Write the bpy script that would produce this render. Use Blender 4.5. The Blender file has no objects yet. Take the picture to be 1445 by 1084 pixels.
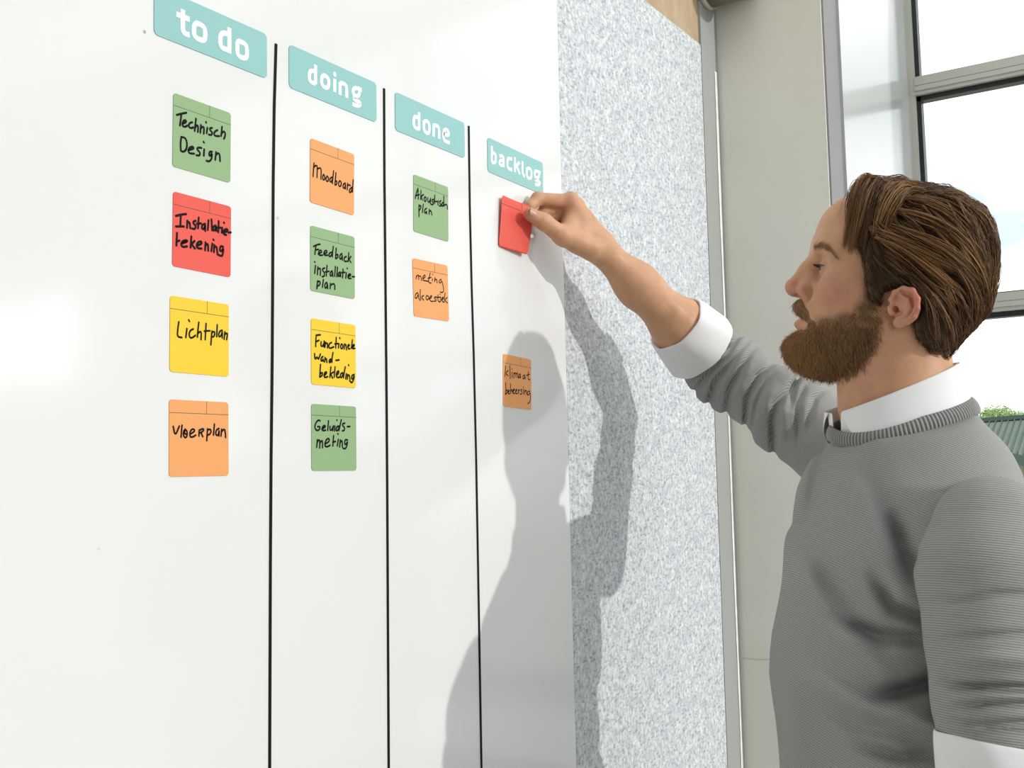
import bpy, bmesh, math, random
import numpy as np
from mathutils import Matrix, Vector

random.seed(7); rng = np.random.default_rng(7)
SC = bpy.context.scene
COL = SC.collection

# ------------------------------------------------------------------ camera
FPX = 1540.0
_yaw, _pit, _rol = math.radians(56.93), math.radians(4.93), math.radians(-1.21)
CAM = np.array([0.0, -0.855, 1.41])
_fw = np.array([math.sin(_yaw)*math.cos(_pit), math.cos(_yaw)*math.cos(_pit), math.sin(_pit)])
_r0 = np.array([math.cos(_yaw), -math.sin(_yaw), 0.0]); _u0 = np.cross(_r0, _fw)
_R = math.cos(_rol)*_r0 + math.sin(_rol)*_u0
_U = math.cos(_rol)*_u0 - math.sin(_rol)*_r0
cam_data = bpy.data.cameras.new('camera'); cam = bpy.data.objects.new('camera', cam_data); COL.objects.link(cam)
cam_data.sensor_width = 36.0; cam_data.lens = FPX*36.0/1445.0
cam_data.clip_start = 0.01; cam_data.clip_end = 500
m = Matrix.Identity(4)
for i in range(3):
    m[i][0], m[i][1], m[i][2], m[i][3] = _R[i], _U[i], -_fw[i], CAM[i]
cam.matrix_world = m
SC.camera = cam

# ------------------------------------------------------------------ sky, sun, exposure
SC.view_settings.view_transform = 'Standard'; SC.view_settings.look = 'None'
SC.view_settings.gamma = 1.0; SC.view_settings.use_curve_mapping = False
SC.view_settings.exposure = 0.37
SC.cycles.max_bounces = 8; SC.cycles.diffuse_bounces = 4; SC.cycles.glossy_bounces = 3
SC.cycles.sample_clamp_indirect = 4.0
SKY_STRENGTH = 1.34
SUN_STRENGTH = 1.22
SUN_DIR = Vector((-0.055, 0.955, -0.30))          # the way the sunlight travels

world = bpy.data.worlds.new('sky'); SC.world = world; world.use_nodes = True
nt = world.node_tree; nt.nodes.clear()
def N(tree, typ, **kw):
    n = tree.nodes.new(typ)
    for k, v in kw.items():
        if k in n.inputs: n.inputs[k].default_value = v
        else: setattr(n, k, v)
    return n
geo = N(nt, 'ShaderNodeTexCoord')
nz = N(nt, 'ShaderNodeTexNoise'); nz.inputs['Scale'].default_value = 5.0; nz.inputs['Detail'].default_value = 5.0
mp = N(nt, 'ShaderNodeMapping'); mp.inputs['Scale'].default_value = (1.0, 1.0, 2.4); mp.inputs['Location'].default_value = (0.3, 0.1, 0.2)
nt.links.new(geo.outputs['Generated'], mp.inputs['Vector']); nt.links.new(mp.outputs[0], nz.inputs['Vector'])
cr = N(nt, 'ShaderNodeValToRGB'); cr.color_ramp.elements[0].position = 0.40; cr.color_ramp.elements[1].position = 0.52
cr.color_ramp.elements[0].color = (0.50, 0.625, 0.64, 1); cr.color_ramp.elements[1].color = (1.0, 1.0, 1.0, 1)
nt.links.new(nz.outputs['Fac'], cr.inputs['Fac'])
sep = N(nt, 'ShaderNodeSeparateXYZ'); nt.links.new(geo.outputs['Generated'], sep.inputs[0])
hz = N(nt, 'ShaderNodeMapRange'); hz.inputs['From Min'].default_value = -0.06; hz.inputs['From Max'].default_value = 0.0
nt.links.new(sep.outputs['Z'], hz.inputs['Value'])
mixg = N(nt, 'ShaderNodeMix'); mixg.data_type = 'RGBA'; mixg.inputs[6].default_value = (0.42, 0.43, 0.38, 1)
nt.links.new(hz.outputs[0], mixg.inputs[0]); nt.links.new(cr.outputs[0], mixg.inputs[7])
# two bright spots added to the sky for the glare mirrored in the board
bg = N(nt, 'ShaderNodeBackground')
prev = None
for d, rad, amp in (((0.553, -0.824, 0.124), 0.075, 15.0), ((0.512, -0.848, 0.124), 0.055, 13.0)):
    v = Vector(d).normalized()
    dist = N(nt, 'ShaderNodeVectorMath', operation='DISTANCE'); dist.inputs[1].default_value = v
    nt.links.new(geo.outputs['Generated'], dist.inputs[0])
    mr = N(nt, 'ShaderNodeMapRange'); mr.interpolation_type = 'SMOOTHSTEP'
    mr.inputs['From Min'].default_value = rad; mr.inputs['From Max'].default_value = rad*0.6
    mr.inputs['To Min'].default_value = 0.0; mr.inputs['To Max'].default_value = amp
    nt.links.new(dist.outputs['Value'], mr.inputs['Value'])
    ad = N(nt, 'ShaderNodeMath', operation='ADD')
    nt.links.new(mr.outputs[0], ad.inputs[0])
    if prev is None: ad.inputs[1].default_value = SKY_STRENGTH
    else: nt.links.new(prev.outputs[0], ad.inputs[1])
    prev = ad
nt.links.new(prev.outputs[0], bg.inputs['Strength']); nt.links.new(mixg.outputs[2], bg.inputs['Color'])
wo = N(nt, 'ShaderNodeOutputWorld'); nt.links.new(bg.outputs[0], wo.inputs[0])

sun_data = bpy.data.lights.new('sun', 'SUN'); sun_data.energy = SUN_STRENGTH; sun_data.angle = math.radians(0.9)
sun_data.color = (1.0, 0.975, 0.93)
sun = bpy.data.objects.new('sun', sun_data); COL.objects.link(sun)
sun.rotation_euler = SUN_DIR.to_track_quat('-Z', 'Y').to_euler(); sun.location = (1.5, -6, 4)

# ------------------------------------------------------------------ helpers
def ray(x, y): return _R*(x-722.5)/FPX - _U*(y-542.0)/FPX + _fw
def at(x, y, z): return CAM + ray(x, y)*z                      # photo pixel + depth -> point of the room
def on_y(x, y, Y=0.0):
    d = ray(x, y); return CAM + d*((Y-CAM[1])/d[1])
def on_x(x, y, X):
    d = ray(x, y); return CAM + d*((X-CAM[0])/d[0])
def link(o, parent=None):
    COL.objects.link(o)
    if parent is not None:
        o.parent = parent
        o.matrix_parent_inverse = parent.matrix_world.inverted()
    return o
def tag(o, label=None, cat=None, group=None, kind=None):
    if label: o['label'] = label
    if cat: o['category'] = cat
    if group: o['group'] = group
    if kind: o['kind'] = kind
    return o
def empty(name, loc, label, cat, group=None):
    o = bpy.data.objects.new(name, None); o.empty_display_size = 0.1; o.location = loc
    COL.objects.link(o); o.matrix_world = Matrix.Translation(loc)
    return tag(o, label, cat, group)
def mesh_obj(name, verts, faces, mat, parent=None, smooth=True, attrs=None):
    me = bpy.data.meshes.new(name)
    v = np.asarray(verts, dtype=np.float32)
    if isinstance(faces, np.ndarray):
        n = faces.shape[1]; me.vertices.add(len(v)); me.vertices.foreach_set('co', v.ravel())
        me.loops.add(faces.size); me.loops.foreach_set('vertex_index', faces.astype(np.int32).ravel())
        me.polygons.add(len(faces)); me.polygons.foreach_set('loop_start', np.arange(0, faces.size, n, dtype=np.int32))
        me.update(calc_edges=True)
    else:
        me.from_pydata([tuple(map(float, p)) for p in v], [], faces); me.update()
    if smooth: me.polygons.foreach_set('use_smooth', np.ones(len(me.polygons), dtype=bool))
    for k, arr in (attrs or {}).items():
        arr = np.asarray(arr, dtype=np.float32)
        a = me.attributes.new(k, 'FLOAT' if arr.ndim == 1 else 'FLOAT_VECTOR', 'POINT')
        a.data.foreach_set('value' if arr.ndim == 1 else 'vector', arr.ravel())
    me.materials.append(mat)
    o = bpy.data.objects.new(name, me); link(o, parent); return o
def boxes(name, bxs, mat, parent=None, bevel=0.0):
    """boxes given as (x0,x1,y0,y1,z0,z1) joined into one mesh"""
    bm = bmesh.new()
    for x0, x1, y0, y1, z0, z1 in bxs:
        r = bmesh.ops.create_cube(bm, size=1.0)
        bmesh.ops.scale(bm, vec=(x1-x0, y1-y0, z1-z0), verts=r['verts'])
        bmesh.ops.translate(bm, vec=((x0+x1)/2, (y0+y1)/2, (z0+z1)/2), verts=r['verts'])
    if bevel: bmesh.ops.bevel(bm, geom=bm.edges[:], offset=bevel, segments=2, affect='EDGES', profile=0.5)
    me = bpy.data.meshes.new(name); bm.to_mesh(me); bm.free(); me.materials.append(mat)
    o = bpy.data.objects.new(name, me); link(o, parent); return o

def material(name, color=(0.8, 0.8, 0.8), rough=0.6, spec=0.5, **kw):
    mt = bpy.data.materials.new(name); mt.use_nodes = True
    b = mt.node_tree.nodes['Principled BSDF']
    b.inputs['Base Color'].default_value = (*color, 1); b.inputs['Roughness'].default_value = rough
    b.inputs['Specular IOR Level'].default_value = spec
    for k, v in kw.items(): b.inputs[k.replace('_', ' ')].default_value = v
    return mt, mt.node_tree, b
def noise_ramp(t, b, scale, c0, c1, p0=0.35, p1=0.65, detail=6, vec=None, coord='Object', mscale=None, rot=None, rough=0.6):
    tc = N(t, 'ShaderNodeTexCoord'); mpn = N(t, 'ShaderNodeMapping')
    if mscale: mpn.inputs['Scale'].default_value = mscale
    if rot: mpn.inputs['Rotation'].default_value = rot
    t.links.new(tc.outputs[coord], mpn.inputs['Vector'])
    n = N(t, 'ShaderNodeTexNoise'); n.inputs['Scale'].default_value = scale; n.inputs['Detail'].default_value = detail
    n.inputs['Roughness'].default_value = rough
    t.links.new(mpn.outputs[0], n.inputs['Vector'])
    c = N(t, 'ShaderNodeValToRGB'); c.color_ramp.elements[0].position = p0; c.color_ramp.elements[1].position = p1
    c.color_ramp.elements[0].color = (*c0, 1); c.color_ramp.elements[1].color = (*c1, 1)
    t.links.new(n.outputs['Fac'], c.inputs['Fac'])
    if b is not None: t.links.new(c.outputs[0], b.inputs['Base Color'])
    return n, c, mpn
def bump(t, b, height, strength=0.3, dist=0.001):
    bn = N(t, 'ShaderNodeBump'); bn.inputs['Strength'].default_value = strength; bn.inputs['Distance'].default_value = dist
    t.links.new(height, bn.inputs['Height']); t.links.new(bn.outputs[0], b.inputs['Normal']); return bn

# ------------------------------------------------------------------ materials of the place
M = {}
M['board'], t, b = material('white_enamel', (0.79, 0.79, 0.79), 0.11, 0.5)
M['felt'], t, b = material('grey_felt')
b.inputs['Roughness'].default_value = 0.95; b.inputs['Specular IOR Level'].default_value = 0.1
n1, c1, _ = noise_ramp(t, None, 125, (0.47, 0.49, 0.515), (0.77, 0.795, 0.83), 0.34, 0.64, 4, mscale=(1.2, 1, 0.8), rot=(0, 0.6, 0), rough=0.6)
n2, c2, _ = noise_ramp(t, None, 230, (0.50, 0.52, 0.54), (1, 1, 1), 0.34, 0.47, 3, mscale=(0.5, 1, 1.1), rot=(0, 0.5, 0), rough=0.5)
n3, c3, _ = noise_ramp(t, None, 40, (0.86, 0.87, 0.88), (1.06, 1.06, 1.05), 0.35, 0.65, 3)
mx = N(t, 'ShaderNodeMix'); mx.data_type = 'RGBA'; mx.blend_type = 'MULTIPLY'; mx.inputs[0].default_value = 0.75
t.links.new(c1.outputs[0], mx.inputs[6]); t.links.new(c2.outputs[0], mx.inputs[7])
mx2 = N(t, 'ShaderNodeMix'); mx2.data_type = 'RGBA'; mx2.blend_type = 'MULTIPLY'; mx2.inputs[0].default_value = 1.0
t.links.new(mx.outputs[2], mx2.inputs[6]); t.links.new(c3.outputs[0], mx2.inputs[7]); t.links.new(mx2.outputs[2], b.inputs['Base Color'])
bump(t, b, n1.outputs['Fac'], 0.25, 0.0015)
M['tan'], t, b = material('tan_wall', rough=0.8, spec=0.2)
noise_ramp(t, b, 30, (0.42, 0.31, 0.20), (0.52, 0.39, 0.26), 0.3, 0.7, 4, mscale=(1, 1, 0.5))
M['grey_trim'], t, b = material('grey_painted_trim', (0.365, 0.37, 0.355), 0.6, 0.3)
M['cream'], t, b = material('cream_wall_paint', rough=0.7, spec=0.25)
n1, _, _ = noise_ramp(t, b, 5, (0.785, 0.765, 0.685), (0.83, 0.81, 0.73), 0.3, 0.7, 4)
nb = N(t, 'ShaderNodeTexNoise'); nb.inputs['Scale'].default_value = 160; nb.inputs['Detail'].default_value = 2
bump(t, b, nb.outputs['Fac'], 0.12, 0.001)
M['plaster'], _, _ = material('grey_plaster', (0.28, 0.275, 0.285), 0.8, 0.2)
M['caulk'], _, _ = material('white_caulk', (0.90, 0.89, 0.86), 0.6)
M['crack'], _, _ = material('crack_filler', (0.66, 0.63, 0.50), 0.7)
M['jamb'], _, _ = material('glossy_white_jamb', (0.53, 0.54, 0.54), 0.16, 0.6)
M['frame'], _, _ = material('window_frame_paint', (0.55, 0.54, 0.48), 0.4, 0.4)
M['gasket'], _, _ = material('black_gasket', (0.012, 0.022, 0.022), 0.4)
M['glass'], t, b = material('window_glass', (1, 1, 1), 0.0)
b.inputs['Transmission Weight'].default_value = 1.0; b.inputs['IOR'].default_value = 1.02
M['floor'], t, b = material('grey_floor', rough=0.5)
noise_ramp(t, b, 8, (0.36, 0.35, 0.33), (0.44, 0.43, 0.40), 0.3, 0.7, 4)
M['grey_wall'], _, _ = material('grey_wall_paint', (0.28, 0.28, 0.28), 0.9)
M['pipe'], _, _ = material('olive_pipe', (0.16, 0.155, 0.10), 0.45)
M['pipe_rim'], _, _ = material('pipe_collar', (0.55, 0.53, 0.46), 0.4)
M['black_tape'], _, _ = material('black_magnet_strip', (0.008, 0.008, 0.008), 0.6, 0.12)
M['ink'], _, _ = material('black_marker', (0.007, 0.006, 0.006), 0.6, 0.12)
M['print'], _, _ = material('printed_line', (0.10, 0.085, 0.07), 0.6, 0.2)
M['teal'], _, _ = material('teal_magnet', (0.285, 0.545, 0.545), 0.42, 0.4)
M['white_letter'], _, _ = material('white_lettering', (0.93, 0.94, 0.94), 0.5, 0.3)
for k, c in dict(green=(0.285, 0.435, 0.22), red=(0.80, 0.098, 0.072), yellow=(0.86, 0.585, 0.032), orange=(0.84, 0.365, 0.128)).items():
    M[k], _, _ = material(k + '_magnet_card', c, 0.42, 0.4)

# ------------------------------------------------------------------ the room
XW, YR, XG = 2.145, -0.2244, 2.858       # cream wall, window reveal, window plane
def structure(o, label=None):
    o['kind'] = 'structure'
    if label: o['label'] = label
    return o
structure(boxes('floor', [(-0.9, 3.3, -5.0, 0.12, -0.1, 0.0)], M['floor']))
structure(boxes('wall_back', [(-0.8, XW, 0.0055, 0.12, 0.0, 3.2)], M['tan']), 'tan board wall showing above the felt panel')
structure(boxes('trim_1', [(2.058, XW, 0.0, 0.0055, 0.0, 3.2)], M['grey_trim']), 'grey vertical strip in the corner beside the felt')
o = structure(boxes('wall_right', [(XW, 3.0, YR, 0.12, 0.0, 3.2), (XG-0.05, 3.0, -2.6, YR, 0.0, 0.75), (XG-0.05, 3.0, -2.6, YR, 3.0, 3.2), (XG-0.05, 3.0, -2.75, -2.6, 0.0, 3.2), (XG, XG+0.05, -5.0, -2.75, 0.0, 1.845), (XG, XG+0.05, -5.0, -2.75, 2.265, 3.2), (XG, XG+0.05, -3.225, -2.75, 1.845, 2.265), (XG, XG+0.05, -5.0, -4.05, 1.845, 2.265)], M['cream']), 'cream painted wall around the tall window')
structure(boxes('shade_wall_left', [(-0.9, -0.8, -2.2, 0.12, 0.0, 3.2)], M['grey_wall']))  # unseen partial wall, added to cut the skylight on the board's left
structure(boxes('shade_ceiling', [(-0.9, 0.85, -2.6, 0.12, 3.2, 3.3)], M['grey_wall']))  # unseen piece over the left only, added to darken that end of the board
# caulk in the corner and the hairline crack of the cream wall
def wobble_strip(name, pts, wid, axis, mat, label):
    vs, fs = [], []
    for i, (p, w) in enumerate(zip(pts, wid)):
        p = np.array(p); a = np.array(axis, float)
        vs += [p - a*w/2, p + a*w/2]
        if i: k = 2*i; fs.append((k-2, k-1, k+1, k))
    return structure(mesh_obj(name, vs, fs, mat, smooth=False), label)
zs = np.linspace(0.6, 2.26, 120)
wobble_strip('trim_2', [(XW-0.0165+0.0008*math.sin(z*9), -0.0010, z) for z in zs], [0.0075+0.0035*rng.random()+(0.003 if z > 1.9 else 0) for z in zs], (1, 0, 0), M['caulk'], 'white bead of caulk running down the corner')
ys = np.linspace(-0.004, YR+0.004, 24)
wobble_strip('trim_3', [(XW-0.0006, y, 1.036+0.0012*math.sin(y*50)) for y in ys], [0.0022]*24, (0, 0, 1), M['crack'], 'filled hairline crack across the cream wall')
# reveal: plaster return, then a glossy white jamb panel up to the window frame
structure(boxes('trim_4', [(XW+0.004, 2.240, YR-0.004, YR, 0.75, 3.0)], M['plaster']), 'grey plaster edge of the window reveal')
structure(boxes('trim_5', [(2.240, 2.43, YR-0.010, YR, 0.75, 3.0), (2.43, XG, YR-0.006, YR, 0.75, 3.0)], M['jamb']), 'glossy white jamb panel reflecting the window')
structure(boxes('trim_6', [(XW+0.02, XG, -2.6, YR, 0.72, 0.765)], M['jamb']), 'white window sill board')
# window: frame with two transoms, gasket and panes
win = structure(bpy.data.objects.new('window_1', None)); COL.objects.link(win); win['label'] = 'tall window with pale frame and black gaskets'
y1, yend = YR, -2.6
rails = [(0.765, 0.81), (1.790, 1.835), (2.366, 2.414), (2.955, 3.0)]
fr = [(XG, XG+0.05, y1-0.022, y1, 0.765, 3.0), (XG, XG+0.05, yend, yend+0.03, 0.765, 3.0), (XG, XG+0.05, -1.44, -1.40, 0.765, 3.0)]
fr += [(XG-0.0012, XG+0.049, yend+0.03, y1-0.022+(0.012), a, b_) for a, b_ in rails]
fr += [(XG-0.004, XG, y1-0.0075, y1, 0.765, 3.0)]
for a, b_ in rails[1:3]:
    fr += [(XG-0.005, XG, yend, y1-0.022, a+0.010, a+0.022), (XG-0.003, XG, yend, y1-0.022, a+0.0245, b_-0.002)]
boxes('frame', fr, M['frame'], win)
gk = []; panes = []
for (a, b_) in zip(rails[:-1], rails[1:]):
    za, zb = a[1], b_[0]
    for ya, yb in ((-1.40, y1-0.022), (yend+0.03, -1.44)):
        gk += [(XG+0.012, XG+0.04, yb-0.011, yb, za, zb), (XG+0.012, XG+0.04, ya, ya+0.011, za, zb), (XG+0.012, XG+0.04, ya, yb, zb-0.013, zb), (XG+0.012, XG+0.04, ya, yb, za, za+0.004)]
        panes.append((XG+0.025, XG+0.031, ya, yb, za, zb))
boxes('gasket', gk, M['gasket'], win)
for p in panes: boxes('pane', [p], M['glass'], win)

win2 = structure(bpy.data.objects.new('window_2', None)); COL.objects.link(win2); win2['label'] = 'small high window further along the wall'
boxes('frame', [(XG, XG+0.04, -3.655, -3.61, 1.845, 2.265), (XG, XG+0.04, -3.245, -3.225, 1.845, 2.265), (XG, XG+0.04, -4.05, -4.03, 1.845, 2.265), (XG, XG+0.04, -4.03, -3.245, 1.845, 1.865), (XG, XG+0.04, -4.03, -3.245, 2.245, 2.265)], M['frame'], win2)
for ya, yb in ((-3.61, -3.245), (-4.03, -3.655)): boxes('pane', [(XG+0.02, XG+0.026, ya, yb, 1.865, 2.245)], M['glass'], win2)
# pipe along the top of the cream wall
def tube(name, p0, p1, r, mat, parent=None, seg=32, r1=None):
    p0, p1 = Vector(p0), Vector(p1); d = (p1-p0); bm = bmesh.new()
    bmesh.ops.create_cone(bm, cap_ends=True, segments=seg, radius1=r, radius2=r if r1 is None else r1, depth=d.length)
    bmesh.ops.transform(bm, matrix=Matrix.Translation((p0+p1)/2) @ d.to_track_quat('Z', 'Y').to_matrix().to_4x4(), verts=bm.verts)
    me = bpy.data.meshes.new(name); bm.to_mesh(me); bm.free(); me.materials.append(mat)
    for p in me.polygons: p.use_smooth = len(p.vertices) == 4
    o = bpy.data.objects.new(name, me); link(o, parent); return o
pipe = empty('wall_pipe', (XW-0.058, -0.05, 2.44), 'dark olive pipe stub at the top of the corner by the cream wall', 'pipe')
tube('pipe_body', (XW-0.058, -0.002, 2.44), (XW-0.058, -0.10, 2.44), 0.054, M['pipe'], pipe)
tube('collar', (XW-0.058, -0.0005, 2.44), (XW-0.058, -0.012, 2.44), 0.0575, M['pipe_rim'], pipe)

# ------------------------------------------------------------------ whiteboard, felt panel
wb = boxes('whiteboard', [(-0.78, 1.470, 0.0, 0.0052, 0.35, 2.75)], M['board'], bevel=0.0008)
tag(wb, 'large glossy white board with four columns of cards', 'whiteboard')
tag(boxes('felt_panel', [(1.4715, 2.0575, 0.0008, 0.0052, 0.35, 2.296)], M['felt'], bevel=0.0012), 'speckled light grey acoustic felt panel beside the whiteboard', 'wall panel')

M['smudge'], _, _ = material('grey_smudge', (0.62, 0.62, 0.62), 0.3); M['dot'], _, _ = material('brown_fleck', (0.50, 0.40, 0.32), 0.4)
for px, py, rx, rz, mk in ((392, 308, 0.0024, 0.0020, 'smudge'), (204, 45, 0.0016, 0.0018, 'dot'), (139, 775, 0.0012, 0.0012, 'smudge')):
    c = on_y(px, py); mesh_obj('smudge', [(c[0]+rx*math.cos(a*math.pi/8), -0.0003, c[2]+rz*math.sin(a*math.pi/8)) for a in range(16)], [tuple(range(16))], M[mk], wb, False)
def strip(pts, w, y0, y1):
    vs, fs = [], []
    for i, (x, z) in enumerate(pts):
        vs += [(x-w/2, y1, z), (x-w/2, y0, z), (x+w/2, y0, z), (x+w/2, y1, z)]
        if i:
            k = 4*i
            for j in range(3): fs.append((k-4+j, k-3+j, k+1+j, k+j))
    fs += [(3, 2, 1, 0), (4*len(pts)-4, 4*len(pts)-3, 4*len(pts)-2, 4*len(pts)-1)]
    return vs, fs
for px, lab in (([(389, 62), (386.5, 150), (385, 260), (384.3, 400), (383.5, 520), (382, 650), (381, 800), (380, 1084)], 'black magnetic strip between the to do and doing columns'),
                ([(541.5, 125), (542, 250), (543.5, 400), (545, 560), (546, 700), (547, 900), (548, 1084)], 'black magnetic strip between the doing and done columns'),
                ([(661, 178), (662.5, 290), (665, 400), (668, 500), (671.5, 650), (675, 850), (679, 1084)], 'black magnetic strip between the done and backlog columns')):
    q = [on_y(*p) for p in px]; pts = [(p[0], p[2]) for p in q]; pts.append((pts[-1][0], 0.55))
    vs, fs = strip(pts, 0.0034, -0.0012, 0.0)
    tag(mesh_obj('magnetic_strip', vs, fs, M['black_tape'], smooth=False), lab, 'magnetic strip', 'black column dividers')

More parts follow.
